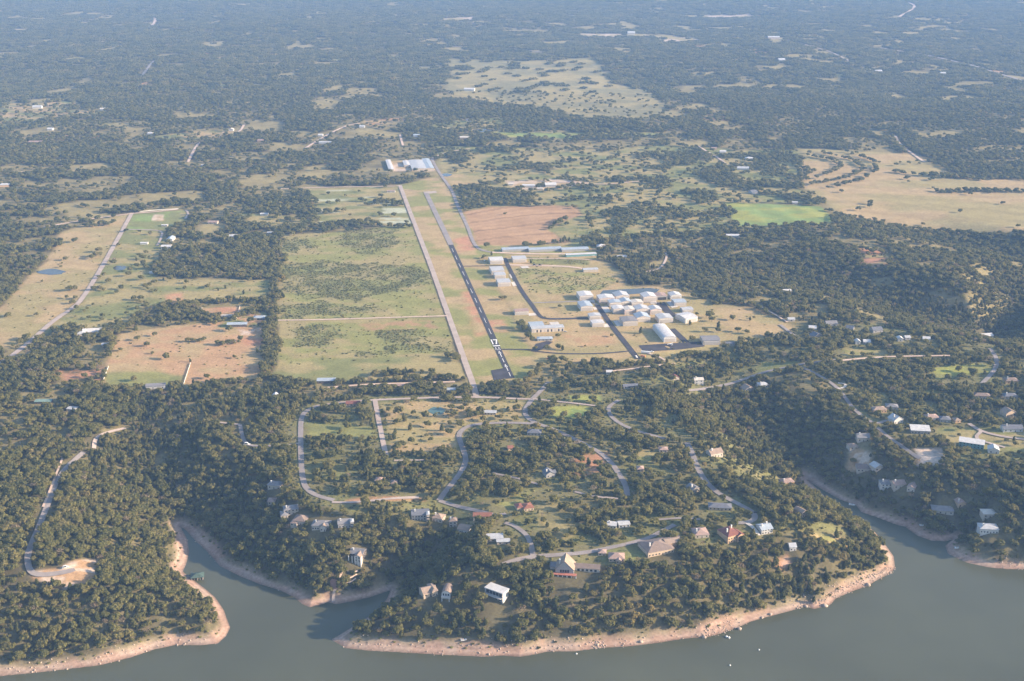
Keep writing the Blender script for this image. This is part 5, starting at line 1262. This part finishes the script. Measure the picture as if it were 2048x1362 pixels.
def density(x, y, z):
    rng_ = np.hypot(x, y)
    d = 0.97 - 0.92 * openings(x, y)
    gap = gapmask(x, y) * np.where(z < -8, 0.35, 1.0)
    d = d * (1 - 0.85 * gap)
    x0_, y0_ = x, y
    x = x0_ + 34 * (fbm(x0_, y0_, 36, 151, 2) - 0.5) * sstep(1350, 1900, rng_); y = y0_ + 34 * (fbm(x0_, y0_, 36, 157, 2) - 0.5) * sstep(1350, 1900, rng_)
    suburb = np.zeros(len(x), bool)
    for (nm, px_, A, B, wl, fe, dens, own), P in FP:
        k = np.nonzero((x > P[:, 0].min()) & (x < P[:, 0].max()) & (y > P[:, 1].min()) & (y < P[:, 1].max()))[0]
        if not len(k): continue
        kk = k[inside(x[k], y[k], P)]
        if dens in (.38, .60, .62):
            n = fbm(x[kk], y[kk], 34 if dens != .38 else 70, 101, 2)
            d[kk] = np.where(n > (0.55 if dens == .38 else 0.48), 0.82, 0.10 if dens == .38 else 0.20)
        elif nm == 'far_field':
            n = fbm(x[kk], y[kk] * .7, 150, 103, 3); d[kk] = np.where(n > .70, .35, .05)
        else:
            d[kk] = dens
        suburb[kk] = dens in (.60, .62)
    x, y = x0_, y0_
    for P, w, dd in HW:
        k = np.nonzero((x > P[:, 0].min() - w) & (x < P[:, 0].max() + w) & (y > P[:, 1].min() - w) & (y < P[:, 1].max() + w))[0]
        if not len(k): continue
        q, _ = seg_dist(x[k], y[k], P); kk = k[q < w / 2 * (0.8 + .4 * noise(x[k], y[k], 30, 7))]
        d[kk] = np.maximum(d[kk], dd)
    # lake edge
    k = np.nonzero((y < 1800) & (z < WATER + 26))[0]
    if len(k):
        q, _ = seg_dist(x[k], y[k], SHORE); ins = inside(x[k], y[k], WPOLY)
        lim = 10.5 + 9 * (fbm(x[k], y[k], 40, 91, 2) - 0.5)
        d[k] = np.where(ins | (q < lim), 0, np.where(q < lim + 5, d[k] * .6, d[k]))
    for P in PONDW:
        q, _ = seg_dist(x, y, P, True); d[inside(x, y, P) | (q < 5)] = 0
    return d

def road_clear(x, y, rad):
    """0 keep .. 1 clear, for trees on a road or hiding it from the air"""
    c = np.zeros(len(x))
    for P, w in ROADS:
        r = np.hypot(*P.mean(0)); m = 30
        k = np.nonzero((x > P[:, 0].min() - m) & (x < P[:, 0].max() + m) & (y > P[:, 1].min() - m) & (y < P[:, 1].max() + m))[0]
        if not len(k): continue
        Q = P[::max(1, len(P) // 60)] if len(P) > 80 else P
        Q = np.concatenate([Q, P[-1:]])
        d0, _ = seg_dist(x[k], y[k], Q)
        c[k] = np.maximum(c[k], (d0 < w / 2 + rad[k] * .75).astype(float))
        for s, pr in ((6, .72), (11, .36), (16, .06)):
            d1, _ = seg_dist(x[k], y[k] + s, Q)
            c[k] = np.maximum(c[k], np.where(d1 < w / 2 + 2.5, pr, 0))
    return c

def site_clear(x, y, rad):
    c = np.zeros(len(x))
    for bx_, by_, r, fr in BS:
        k = np.nonzero((abs(x - bx_) < r + 30) & (abs(y - by_) < r + 40))[0]
        if not len(k): continue
        dx, dy = x[k] - bx_, y[k] - by_
        d0 = np.hypot(dx, dy)
        c[k] = np.maximum(c[k], (d0 < r + rad[k] * .6).astype(float))
        front = (abs(dx + dy * bx_ / max(by_, 1)) < r * .85) & (dy < 0) & (dy > -r - fr)
        c[k] = np.maximum(c[k], np.where(front, .9, 0))
    return c

def scatter(r0, r1, sp, amax, seed):
    """jittered grid of candidate spots between two ranges"""
    g = np.random.default_rng(seed)
    xs = np.arange(-r1 * math.sin(amax), r1 * math.sin(amax), sp); ys = np.arange(r0 * math.cos(amax) * .9, r1, sp)
    X, Y = np.meshgrid(xs, ys); X = X.ravel() + g.uniform(-.45, .45, X.size) * sp; Y = Y.ravel() + g.uniform(-.45, .45, Y.size) * sp
    r = np.hypot(X, Y); k = (r >= r0) & (r < r1) & (abs(np.arctan2(X, Y)) < amax)
    X, Y = X[k], Y[k]
    return X, Y, H(X, Y), g

TX = []; 
def zone(r0, r1, sp, amax, seed, ids, smin, smax, rad0, lift=0.0):
    X, Y, Z, g = scatter(r0, r1, sp, amax, seed)
    D = density(X, Y, Z)
    S = g.uniform(smin, smax, len(X)) * (0.82 + 0.36 * fbm(X, Y, 80, 111, 2))
    rad = rad0 * S
    keep = g.random(len(X)) < D
    X, Y, Z, S, rad = X[keep], Y[keep], Z[keep], S[keep], rad[keep]
    clr = np.maximum(road_clear(X, Y, rad), site_clear(X, Y, rad))
    keep = g.random(len(X)) >= clr
    X, Y, Z, S = X[keep], Y[keep], Z[keep], S[keep]
    n = len(X)
    mixn = fbm(X, Y, 150, 121, 2)
    ids = np.array(ids); pick = ids[g.integers(0, len(ids), n)]
    if ids.max() <= 7:      # oaks on the flats, more cedar on the slopes and in patches
        ced = g.random(n) < np.where(Z < -6, .30, .08) + .4 * (mixn > .64)
        pick = np.where(ced, 5 + g.integers(0, 3, n), g.integers(0, 5, n))
    return np.stack([X, Y, Z + lift, S, g.uniform(0, 6.283, n), pick], 1)

NEAR = zone(560, 2350, 6.0, R(31), 1, range(8), .45, 1.38, 4.2)
MID = zone(2350, 4300, 9.2, R(29), 2, (8, 9, 10, 11), .8, 1.5, 4.6)
FAR = zone(4300, 9600, 23.0, R(28), 3, (12, 13, 14, 15, 16), .85, 1.15, 14.0)

# trees of the front rows and lone trees of the fields: one object each
def project(x, y, z):
    dy = y * _ct - (z - CAM_H) * _st; up = y * _st + (z - CAM_H) * _ct
    return 1024 + FPX * x / dy, 681 - FPX * up / dy
def make_tree(x, y, z, s, rz, k, label, group, name='oak_tree'):
    cm, tm = PROTO[k]
    root = empty(name, (x, y, z), rz); root.scale = (s, s, s * 1.0)
    tag(root, label, 'tree', group)
    for nm, me in (('crown', cm), ('trunk', tm)):
        o = bpy.data.objects.new(nm, me); link(o, root)
u_, v_ = project(NEAR[:, 0], NEAR[:, 1], NEAR[:, 2] + 4)
inframe = (u_ > 0) & (u_ < 2048) & (v_ > 0) & (v_ < 1362)
dist = np.sqrt(NEAR[:, 0] ** 2 + NEAR[:, 1] ** 2 + (CAM_H - NEAR[:, 2]) ** 2) / NEAR[:, 3]
dist[~inframe] = 1e9
order = np.argsort(dist)[:300]
for i in order:
    x, y, z, s, rz, k = NEAR[i]; k = int(k)
    where = 'leftmost wooded point' if u_[i] < 480 else 'bluff behind the sandy bank'
    kind_ = 'round crowned green oak' if k < 5 else 'dark pointed cedar'
    make_tree(x, y, z, s, rz, k, '%s in the front rows of the %s' % (kind_, where), 'front row %s on the %s' % ('oaks' if k < 5 else 'cedars', where), 'oak_tree' if k < 5 else 'cedar_tree')
NEAR = np.delete(NEAR, order, 0)
thin = rng.random(len(NEAR)) < .035
NEAR[thin, 5] = bare0 + rng.integers(0, 2, thin.sum())

LONE = [  # photo spots of lone field trees: (u, v, scale), label, group
 ([(375, 684, .9), (384, 683, .8), (392, 684, .7)], 'round oak, one of a small clump in the middle of the red pasture', 'upper clump in the red pasture'),
 ([(400, 684, .8), (408, 682, .9)], 'round oak beside the middle clump of the red pasture', 'second clump in the red pasture'),
 ([(436, 690, 1.0), (446, 691, 1.1), (456, 689, 1.0), (464, 686, .8)], 'big oak, one of the long clump above the bare red strip', 'long clump in the red pasture'),
 ([(275, 681, 1.0)], 'lone oak nearest the left tree belt of the red pasture', None), ([(294, 693, 1.1)], 'lone oak below and right of the one nearest the belt', None),
 ([(305, 708, .6)], 'small lone oak in the lower red pasture', None), ([(336, 709, .4)], 'smallest dark shrub tree in the lower red pasture', None),
 ([(268, 762, 1.1)], 'round oak on the green patch above the long white barn', None),
 ([(140, 582, 1.3), (150, 580, 1.2)], 'large oak left of the left road crossing', 'oaks left of the road crossing'), ([(188, 581, 1.1), (200, 580, 1.1), (208, 582, .8)], 'oak right of the left road crossing', 'oaks right of the road crossing'),
 ([(243, 579, 1.1)], 'lone oak further right of the left road crossing', None), ([(184, 518, 1.2), (192, 514, 1.4), (200, 512, 1.1)], 'oak in the dark clump beside the left road', 'roadside clump by the left road'),
 ([(208, 552, .9)], 'lone oak on the right verge of the left road', None), ([(300, 572, 1.0), (290, 576, 1.0)], 'oak at the corner where two pastures meet', 'pasture corner oaks'),
 ([(370, 578, .8)], 'lone dark oak in the middle of the green pasture', None),
 ([(968, 517, 1.0)], 'round dark oak beside the far end hangar', None), ([(1003, 600, 1.0), (1009, 599, .9)], 'pale thin tree on the grass between runway and taxiway', 'thin trees by the taxiway'),
 ([(1042, 657, 1.7), (1049, 662, 1.3)], 'big dark oak against the left end of the long terminal block', 'terminal oaks'), ([(1056, 676, 1.2), (1064, 682, 1.0), (1070, 700, .8)], 'oak by the bluish house on the dark driveway', 'driveway oaks'),
 ([(1418, 636, 1.5), (1424, 643, 1.1)], 'oak right of the bright cream hangar', 'oaks beside the cream hangar'), ([(1465, 640, 1.1)], 'round oak further right of the cream hangar', None),
 ([(1410, 664, 1.0)], 'left one of the three round oaks right of the long barrel hangar', None), ([(1436, 664, 1.0)], 'middle one of the three round oaks right of the long barrel hangar', None), ([(1476, 664, 1.1)], 'right one of the three round oaks right of the long barrel hangar', None),
 ([(1535, 672, 1.1)], 'round oak in the tan field before the bent lane', None), ([(1494, 668, 1.0)], 'oak at the left end of the tan field before the bent lane', None), ([(1393, 641, .7)], 'dark shrub tree in front of the cream hangar end wall', None),
 ([(895, 715, 1.1)], 'lone dark tree at the lower right corner of the scrub field', None), ([(650, 428, 1.1), (660, 427, 1.1), (672, 426, 1.1)], 'oak in the row across the upper mown field', 'upper mown field row'), ([(700, 432, .8)], 'small lone tree in the upper mown field', None),
 ([(1010, 430, .8)], 'lone shrub tree on the ploughed field', None), ([(1175, 440, 1.3), (1186, 442, 1.4), (1180, 450, 1.2)], 'dark oak at the right edge of the ploughed field', 'oaks at the ploughed field edge'),
 ([(1165, 492, 1.6), (1175, 490, 1.8), (1185, 493, 1.6), (1170, 484, 1.4)], 'tall dark oak behind the right storage shed', 'oaks behind the storage sheds'),
 ([(1920, 425, 1.1)], 'lone small tree in the lower part of the big tan pasture', None), ([(862, 745, .9), (820, 747, .9)], 'shrub tree on the hedge at the foot of the mown field', 'hedge trees by the mown field'),
 ([(1250, 420, 1.0), (1230, 418, 1.1)], 'oak in the tan meadow left of the green hayfield', 'meadow oaks'), ([(1280, 548, .1)], None, None),
]
for spots, lab, grp in LONE:
    if lab is None: continue
    W = G([(a, b) for a, b, c in spots])
    for (a, b, c), p in zip(spots, W):
        make_tree(p[0], p[1], p[2], c * 1.05, random.uniform(0, 6), random.randrange(5), lab, grp or ('lone field trees'))

def points_object(name, A, label, cat):
    me = bpy.data.meshes.new(name)
    me.vertices.add(len(A)); me.vertices.foreach_set('co', np.ascontiguousarray(A[:, :3], np.float32).ravel())
    for nm, ty, col in (('scl', 'FLOAT', 3), ('rot', 'FLOAT', 4)):
        me.attributes.new(nm, ty, 'POINT').data.foreach_set('value', np.ascontiguousarray(A[:, col], np.float32))
    me.attributes.new('pid', 'INT', 'POINT').data.foreach_set('value', np.ascontiguousarray(A[:, 5], np.int32))
    o = link(bpy.data.objects.new(name, me))
    ng = bpy.data.node_groups.new(name, 'GeometryNodeTree')
    ng.interface.new_socket('Geometry', in_out='INPUT', socket_type='NodeSocketGeometry')
    ng.interface.new_socket('Geometry', in_out='OUTPUT', socket_type='NodeSocketGeometry')
    N = ng.nodes; L = ng.links
    gi = N.new('NodeGroupInput'); go = N.new('NodeGroupOutput')
    m2p = N.new('GeometryNodeMeshToPoints')
    ci = N.new('GeometryNodeCollectionInfo'); ci.inputs['Collection'].default_value = protos
    ci.inputs['Separate Children'].default_value = True; ci.inputs['Reset Children'].default_value = True
    iop = N.new('GeometryNodeInstanceOnPoints'); iop.inputs['Pick Instance'].default_value = True
    def at(nm, ty):
        a = N.new('GeometryNodeInputNamedAttribute'); a.data_type = ty; a.inputs['Name'].default_value = nm; return a.outputs['Attribute']
    cx = N.new('ShaderNodeCombineXYZ')
    L.new(at('rot', 'FLOAT'), cx.inputs['Z'])
    e2r = N.new('FunctionNodeEulerToRotation'); L.new(cx.outputs[0], e2r.inputs[0])
    L.new(gi.outputs[0], m2p.inputs[0]); L.new(m2p.outputs[0], iop.inputs['Points']); L.new(ci.outputs[0], iop.inputs['Instance'])
    L.new(at('pid', 'INT'), iop.inputs['Instance Index']); L.new(e2r.outputs[0], iop.inputs['Rotation']); L.new(at('scl', 'FLOAT'), iop.inputs['Scale'])
    L.new(iop.outputs[0], go.inputs[0])
    md = o.modifiers.new('scatter', 'NODES'); md.node_group = ng
    return tag(o, label, cat, kind='stuff')
points_object('woodland', np.concatenate([NEAR, MID, FAR]), 'mixed oak and cedar woods covering the plateau, slopes and far hills', 'woods')

# low brush in the scrub fields, along the banks and verges
X, Y, Z, g = scatter(700, 2500, 3.6, R(29), 9)
bd = np.zeros(len(X))
for (nm, px_, A, B, wl, fe, dens, own), P in FP:
    v = {'scrub': 1, 'airport_scrub': 2, 'town_field': .08, 'big_tan': .02, 'pasture': .02, 'suburb': .26, 'park': .06, 'airport': .012, 'mown': .01}.get(nm)
    if nm in ('plough', 'green', 'strip', 'lawn', 'bare', 'redsoil', 'arena', 'yard', 'storage', 'upper'): v = 0.0
    if v is None: continue
    k = inside(X, Y, P)
    if v == 1:
        bd[k] = .05 + .9 * thicket(X[k], Y[k])
    elif v == 2:
        n = fbm(X, Y, 30, 133, 2); bd[k] = np.where(n[k] > .5, .4, .04)
    else: bd[k] = v
kk = np.nonzero((Y < 1700) & (Z < WATER + 16))[0]
q, _ = seg_dist(X[kk], Y[kk], SHORE); ins = inside(X[kk], Y[kk], WPOLY)
bd[kk] = np.where(ins, 0, np.where((q > 8) & (q < 22), .25, np.where(q > 4, .02, 0)))
S = g.uniform(.5, 1.25, len(X))
k = g.random(len(X)) < bd
X, Y, Z, S = X[k], Y[k], Z[k], S[k]
k = (road_clear(X, Y, S * 1.2) < .99) & (site_clear(X, Y, S * 1.2) < .99)
X, Y, Z, S = X[k], Y[k], Z[k], S[k]
points_object('brush', np.stack([X, Y, Z - .1, S, g.uniform(0, 6.28, len(X)), bush0 + g.integers(0, 4, len(X))], 1), 'low yellow green brush dotted over the rough fields and lake banks', 'brush')

# ------------------------------------------------------------------ small things
def lathe(name, prof, m, parent, k=10):
    V = []; F = []
    for z, r in prof:
        for i in range(k): V.append((r * math.cos(6.2832 * i / k), r * math.sin(6.2832 * i / k), z))
    n = len(prof)
    for s_ in range(n - 1):
        for i in range(k): F.append((s_ * k + i, s_ * k + (i + 1) % k, (s_ + 1) * k + (i + 1) % k, (s_ + 1) * k + i))
    F.append(tuple(range(k))[::-1]); F.append(tuple(range((n - 1) * k, n * k)))
    return mesh_obj(name, V, F, m, parent, True)

# floating boathouse in the inlet
root, p, k = place('boathouse', 'floating boathouse with a green hip roof moored in the narrow inlet', 'boathouse', 395, 1161, R(12))
W_, D_ = 12.5, 10.0
deck = mat('dock_planks', (0.30, 0.26, 0.22), .9, .2, 1.5)
multi('float', deck, root, [(-W_ / 2, -W_ / 2 + 1.6, 0, D_, -.3, .45), (W_ / 2 - 1.6, W_ / 2, 0, D_, -.3, .45), (-.7, .7, 0, D_, -.3, .45), (-W_ / 2 + 1.604, W_ / 2 - 1.604, D_ - 1.5, D_, -.3, .446)])
for x in (-W_ / 2 + .3, -W_ / 4, 0, W_ / 4, W_ / 2 - .3):
    for y in (.3, D_ - .3): box('post', wmat('grey'), root, x - .16, x + .16, y - .16, y + .16, .45, 3.4)
box('back_wall', wmat('grey'), root, -W_ / 2, W_ / 2, D_ - .1, D_ + .06, .46, 3.4)
m_ = D_ / 2 + .7; X0, X1, Y0, Y1 = -W_ / 2 - .7, W_ / 2 + .7, -.7, D_ + .7
mesh_obj('roof', [(X0, Y0, 3.4), (X1, Y0, 3.4), (X1, Y1, 3.4), (X0, Y1, 3.4), (X0, Y0, 3.65), (X1, Y0, 3.65), (X1, Y1, 3.65), (X0, Y1, 3.65), (X0 + m_, D_ / 2, 5.6), (X1 - m_, D_ / 2, 5.6)],
         [(0, 3, 2, 1), (0, 1, 5, 4), (1, 2, 6, 5), (2, 3, 7, 6), (3, 0, 4, 7), (4, 5, 9, 8), (5, 6, 9), (6, 7, 8, 9), (7, 4, 8)], mat('green_metal', (0.085, 0.13, 0.11), .6), root)
box('gangway', deck, root, -W_ / 2 - 11, -W_ / 2 - .004, D_ - 2.2, D_ - .8, .3, .5)

# brick patio with steps and terrace walls over the water
BRICK = mat('patio_brick', (0.42, 0.22, 0.16), .9, .15, .8)
pt = sheet('brick_patio', [(660, 1163), (664, 1158), (674, 1160), (683, 1159), (688, 1164), (684, 1172), (676, 1178), (668, 1180), (661, 1174)], BRICK, .35, kind=None, step=3)
tag(pt, 'brick red lookout patio with a stair path down to the lake', 'patio')
def path(name, px, w, m, lift, parent):
    P = resample(smooth_line(G(px)[:, :2], 1), 2.0); V, F = strip_mesh(P, w, lift); return mesh_obj(name, V, F, m, parent)
path('stair_path', [(670, 1179), (667, 1190), (667, 1203)], 3.2, DIRTM, .45, pt)
path('stair_path', [(677, 1160), (682, 1150), (686, 1140)], 1.8, DIRTM, .45, pt)
path('terrace_wall', [(686, 1166), (700, 1167), (712, 1158)], 1.2, DIRTM, .9, pt)
path('terrace_wall', [(686, 1158), (700, 1158), (714, 1150)], 1.2, DIRTM, .9, pt)
path('terrace_wall', [(692, 1142), (704, 1147), (716, 1143)], 1.2, DIRTM, .9, pt)
swim = box('swim_step', mat('blue_mat', (0.30, 0.38, 0.60), .6), None, 0, 3.4, 0, 1.8, 0, .5); q = G([(664, 1204)])[0]; swim.location = (q[0], q[1], WATER + .1); tag(swim, 'small blue swim step at the foot of the patio stairs', 'swim step')

# light aircraft on the apron
WHITEP = mat('white_paint', (0.82, 0.82, 0.80), .35, .04, .5, .5)
root, p, k = place('aircraft', 'small white high winged aircraft parked on the dark apron', 'aircraft', 1341, 690, R(120))
prof = [(-4.2, .12, .9), (-2.5, .35, .85), (-.3, .62, .75), (1.0, .66, .7), (2.2, .55, .55), (2.9, .3, .6)]
V = []; F = []
for x, r_, zc in prof:
    for i in range(8): V.append((x, r_ * math.cos(.7854 * i), zc + .55 + r_ * math.sin(.7854 * i)))
for s_ in range(5):
    for i in range(8): F.append((s_ * 8 + i, s_ * 8 + (i + 1) % 8, (s_ + 1) * 8 + (i + 1) % 8, (s_ + 1) * 8 + i))
F += [tuple(range(8)), tuple(range(40, 48))[::-1]]
mesh_obj('fuselage', V, F, WHITEP, root, True)
box('wing', WHITEP, root, .1, 1.6, -5.5, 5.5, 1.96, 2.14); box('tailplane', WHITEP, root, -4.3, -3.4, -1.7, 1.7, 1.4, 1.5); box('fin', WHITEP, root, -4.4, -3.4, -.06, .06, 1.504, 2.8)
multi('propeller', wmat('dark'), root, [(2.9, 3.0, -.08, .08, .3, 2.0)]); multi('windscreen', GLASS, root, [(1.1, 1.7, -.5, .5, 1.62, 1.92)])
for x, y in ((.6, 1.1), (.6, -1.1), (2.3, 0)): box('wheel', wmat('dark'), root, x - .25, x + .25, y - .1, y + .1, .02, .52); box('gear_leg', WHITEP, root, x - .06, x + .06, y * .6 - .05, y * .6 + .05, .4, 1.0)

# vehicles
def car(label, u, v, yaw, col, kind='car', L=4.6, Wd=1.85, Hh=1.45, name='car'):
    root, p, k = place(name, label, kind, u, v, R(yaw), 'parked vehicles')
    m = mat('paint_%s' % col, {'white': (.8, .8, .78), 'dark': (.06, .06, .07), 'red': (.4, .06, .04), 'orange': (.62, .22, .06), 'silver': (.5, .5, .52)}[col], .35, .03, .5, .5)
    h = L / 2; z = root.location.z; root.location.z = z + .42
    if kind in ('trailer',):
        box('body', m, root, -h, h, -Wd / 2, Wd / 2, .55, Hh)
    else:
        prism('body', [(-h, .35), (h, .35), (h, .78), (h * .5, .9), (h * .2, Hh), (-h * .62, Hh), (-h * .92, .95), (-h, .9)], -Wd / 2, Wd / 2, 'y', m, root)
        prism('window', [(h * .46, .92), (h * .19, Hh - .08), (-h * .6, Hh - .08), (-h * .86, .97)], -Wd / 2 - .02, Wd / 2 + .02, 'y', GLASS, root)
    for x in (-h * .62, h * .62):
        for y in (-Wd / 2 + .1, Wd / 2 - .1): box('wheel', wmat('dark'), root, x - .32, x + .32, y - .12, y + .12, 0, .64)
    return root
car('long white trailer parked where the straight taxiway ends', 1291, 707, -14, 'white', 'trailer', 13, 2.6, 3.2, 'trailer')
car('orange trailer below the white one at the taxiway end', 1286, 714, -30, 'orange', 'trailer', 7, 2.4, 2.4, 'trailer')
car('white van left of the orange trailer at the taxiway end', 1272, 715, -40, 'white', 'van', 5.4, 2.1, 2.2, 'van')
car('white pickup beside the long white trailer', 1304, 705, 10, 'white', 'pickup', 5.4, 2.0, 1.8, 'pickup')
car('red car at the wood edge below the curved taxiway', 1096, 718, 5, 'red')
car('white motorhome at the lane corner left of the loop road', 494, 890, 10, 'white', 'motorhome', 8, 2.6, 3.0, 'motorhome')
car('white car on the grass beside the curving lane', 1283, 967, 0, 'white')
car('white van on the bare clearing of the leftmost point', 131, 1136, 30, 'white', 'van', 6, 2.2, 2.4, 'van')
car('dark car in the turning circle drive', 1511, 1026, 20, 'dark')
car('silver car on the terminal forecourt', 1131, 664, 0, 'silver')
car('dark truck on the dirt road between the hangars', 1069, 531, 4, 'dark', 'truck', 6.5, 2.4, 2.6, 'truck')
car('second dark truck on the same dirt road, nearer the woods', 1080, 531, 4, 'dark', 'truck', 6, 2.4, 2.4, 'truck')
car('white car beside the far end hangar', 970, 522, 60, 'white')
car('white car in the driveway of the long white barn', 330, 792, 80, 'white')

# boats and buoys
def boat(label, u, v, yaw, L=7.0, name='boat'):
    root, p, k = place(name, label, 'boat', u, v, R(yaw), 'boats along the shore')
    W = 1.3
    V = [(-L / 2, -W, .15), (L * .25, -W, .15), (L / 2, 0, .25), (L * .25, W, .15), (-L / 2, W, .15)]
    V2 = [(x * 1.04, y * 1.1, 1.0) for x, y, z in V]
    mesh_obj('hull', V + V2, [(4, 3, 2, 1, 0), (5, 6, 7, 8, 9)] + [(i, (i + 1) % 5, 5 + (i + 1) % 5, 5 + i) for i in range(5)], WHITEP, root)
    box('windscreen', GLASS, root, .3, .6, -.9, .9, 1.004, 1.6); multi('seat', wmat('tan'), root, [(-1.6, -.6, -.9, .9, 1.004, 1.4)])
    box('motor', wmat('dark'), root, -L / 2 - .7, -L / 2 - .05, -.25, .25, .3, 1.4)
boat('white motorboat moored in the narrow inlet', 1704, 1010, -20)
boat('white dinghy pulled up on the sandy bank', 928, 1280, 10, 6.0)
boat('white boat drawn up on the right shore bank', 1915, 1096, 8, 7.0)
boat('small boat at the foot of the right inlet bank', 1844, 1051, 0, 5.5)
for i, (u, v, l) in enumerate(((1453, 1274, 'left one of a pair of white mooring buoys below the bluff'), (1458, 1276, 'right one of a pair of white mooring buoys below the bluff'), (1518, 1300, 'small white buoy further out beyond the pair'),
                               (1460, 1331, 'white buoy nearest the bottom edge of the lake'), (1153, 1308, 'white buoy close to the sandy bank'))):
    root, p, k = place('mooring_buoy', l, 'buoy', u, v, 0, 'mooring buoys'); s_ = 1.0 if i > 1 else 1.5
    root.scale = (s_, s_, s_)
    f_ = lathe('float', [(-.3, .3), (0, .75), (.5, .8), (.9, .5), (1.05, .15)], WHITEP, root); box('ring', wmat('grey'), f_, -.08, .08, -.2, .2, 1.054, 1.3)

# boulders on the bank
ROCK = mat('limestone', (0.44, 0.35, 0.28), .95, .25, .8, .1, 0, .4)
def rock_mesh(seed):
    r_ = np.random.default_rng(seed); V, F = ICO2
    v = V * (1 + .22 * (r_.random((len(V), 1)) - .5)) ; v = np.sign(v) * np.abs(v) ** .8
    me = np_mesh('rock', v * np.array([1, .8, .62]), F, 3); me.materials.append(ROCK); return me
RM = [rock_mesh(i) for i in range(4)]
for i, (u, v, s_, l) in enumerate(((1282, 1284, 3.2, 'big pale boulder at the water edge, whitest on the bank'), (1479, 1258, 3.6, 'flat topped boulder sticking out into the lake below the rockfall'), (1540, 1229, 3.0, 'tall boulder beside the bare sandy slope'),
        (1524, 1236, 2.4, 'small boulder left of the tall one at the water edge'), (1612, 1213, 3.2, 'dark boulder at the notch of the shoreline'), (1650, 1212, 4.5, 'broad boulder right of the notch'), (1736, 1170, 4.6, 'largest boulder near the tip of the point'),
        (1408, 1275, 3.6, 'low boulder at the left end of the rockfall'), (1195, 1290, 2.4, 'boulder among the rubble on the middle of the bank'), (978, 1309, 2.0, 'small boulder where the bank juts out'))):
    p = G([(u, v)])[0]
    o = link(bpy.data.objects.new('boulder', RM[i % 4])); o.location = (p[0], p[1], p[2] + .3); s_ *= .66; o.scale = (s_, s_, s_); o.rotation_euler = (0, .2, i * 1.3)
    tag(o, l, 'boulder', 'boulders on the lake bank')
# rubble
rb = np.random.default_rng(8); V = []; F = []; n = 0
iv, if_ = ICO1
def rubble(line, cnt, w, smin=.25, smax=1.05):
    global n
    P = resample(G(line)[:, :2], 1.0)
    for _ in range(cnt):
        a = P[rb.integers(len(P))] + rb.normal(size=2) * w; z = float(H(a[0], a[1]))
        if z < WATER - .3 or z > WATER + 14: continue
        s_ = smin + (smax - smin) * rb.random() ** 3
        v = iv * (1 + .5 * (rb.random((len(iv), 1)) - .5)) * s_ * np.array([1, 1, .7]) + np.array([a[0], a[1], z + s_ * .2])
        V.append(v); F.extend([tuple(f + n) for f in if_]); n += len(v)
rubble([(1400, 1268), (1440, 1258), (1475, 1244)], 260, 5); rubble([(1590, 1212), (1640, 1200), (1670, 1188), (1710, 1168), (1750, 1150), (1783, 1136)], 700, 4.5); rubble([(20, 1345), (200, 1318), (300, 1290), (420, 1275)], 260, 5, .25, 1.1)
rubble([(700, 1290), (900, 1302), (1100, 1296), (1180, 1290), (1260, 1284), (1360, 1270)], 420, 5, .2, 1.0); rubble([(1190, 1286), (1205, 1290)], 60, 3); rubble([(2000, 1128), (2060, 1130)], 120, 5); rubble([(130, 1168), (190, 1172)], 120, 4, .3, 1.3)
rubble([(1560, 1118), (1600, 1125)], 30, 4); rubble([(380, 1080), (440, 1122), (560, 1172)], 120, 4, .2, .8)
me = np_mesh('shore_rubble', np.concatenate(V), np.array(F), 3); me.materials.append(ROCK)
tag(link(bpy.data.objects.new('shore_rubble', me)), 'loose pale limestone rubble scattered along the lake bank', 'rubble', kind='stuff')

# white board fences
def fence(label, px, post=9.0):
    P = resample(G(px)[:, :2], post); z = H(P[:, 0], P[:, 1])
    root = empty('board_fence', (P[0, 0], P[0, 1], z[0])); tag(root, label, 'fence', 'white board fences')
    for hgt in (.5, 1.0, 1.5):
        V = []; F = []
        for i, (a, zz) in enumerate(zip(P, z)):
            x, y, q = a[0] - P[0, 0], a[1] - P[0, 1], zz - z[0]
            V += [(x - .08, y, q + hgt - .18), (x + .08, y, q + hgt - .18), (x + .08, y, q + hgt + .18), (x - .08, y, q + hgt + .18)]
            if i:
                b = 4 * i
                F += [(b - 4 + j, b - 4 + (j + 1) % 4, b + (j + 1) % 4, b + j) for j in range(4)]
        mesh_obj('rail', V, F, TRIM, root)
    for a, zz in zip(P, z): box('post', TRIM, root, a[0] - P[0, 0] - .15, a[0] - P[0, 0] + .15, a[1] - P[0, 1] - .15, a[1] - P[0, 1] + .15, zz - z[0] - .3, zz - z[0] + 1.9)
fence('white board fence at the lower left corner of the red pasture', [(205, 766), (217, 734)])
fence('white board fence running up the middle of the red pasture', [(367, 770), (381, 727)])
fence('white board fence at the right end of the riding arena', [(473, 640), (480, 612)])
fence('white board fence at the left end of the riding arena', [(402, 629), (404, 616)])
fence('white board fence along the top of the green lawn', [(280, 424), (310, 421), (357, 418)])
fence('white board fence beside the road on the leftmost point', [(42, 1100), (52, 1078)])

# ------------------------------------------------------------------ haze: the air over the whole place
hz = bpy.data.materials.new('haze_air'); hz.use_nodes = True
hn = hz.node_tree; hn.nodes.clear()
ho = hn.nodes.new('ShaderNodeOutputMaterial'); pv = hn.nodes.new('ShaderNodeVolumePrincipled')
pv.inputs['Color'].default_value = HAZE_COLOR + (1,)
pv.inputs['Density'].default_value = HAZE_DENSITY
pv.inputs['Anisotropy'].default_value = 0.0
hn.links.new(pv.outputs[0], ho.inputs['Volume'])
tag(mesh_obj('haze', boxv(-19500, 19500, -6000, 20500, float(GH.min()) - 1.0, CAM_H + 15), BOXF, hz), 'pale blue haze lying over the whole plain', 'haze', kind='stuff')
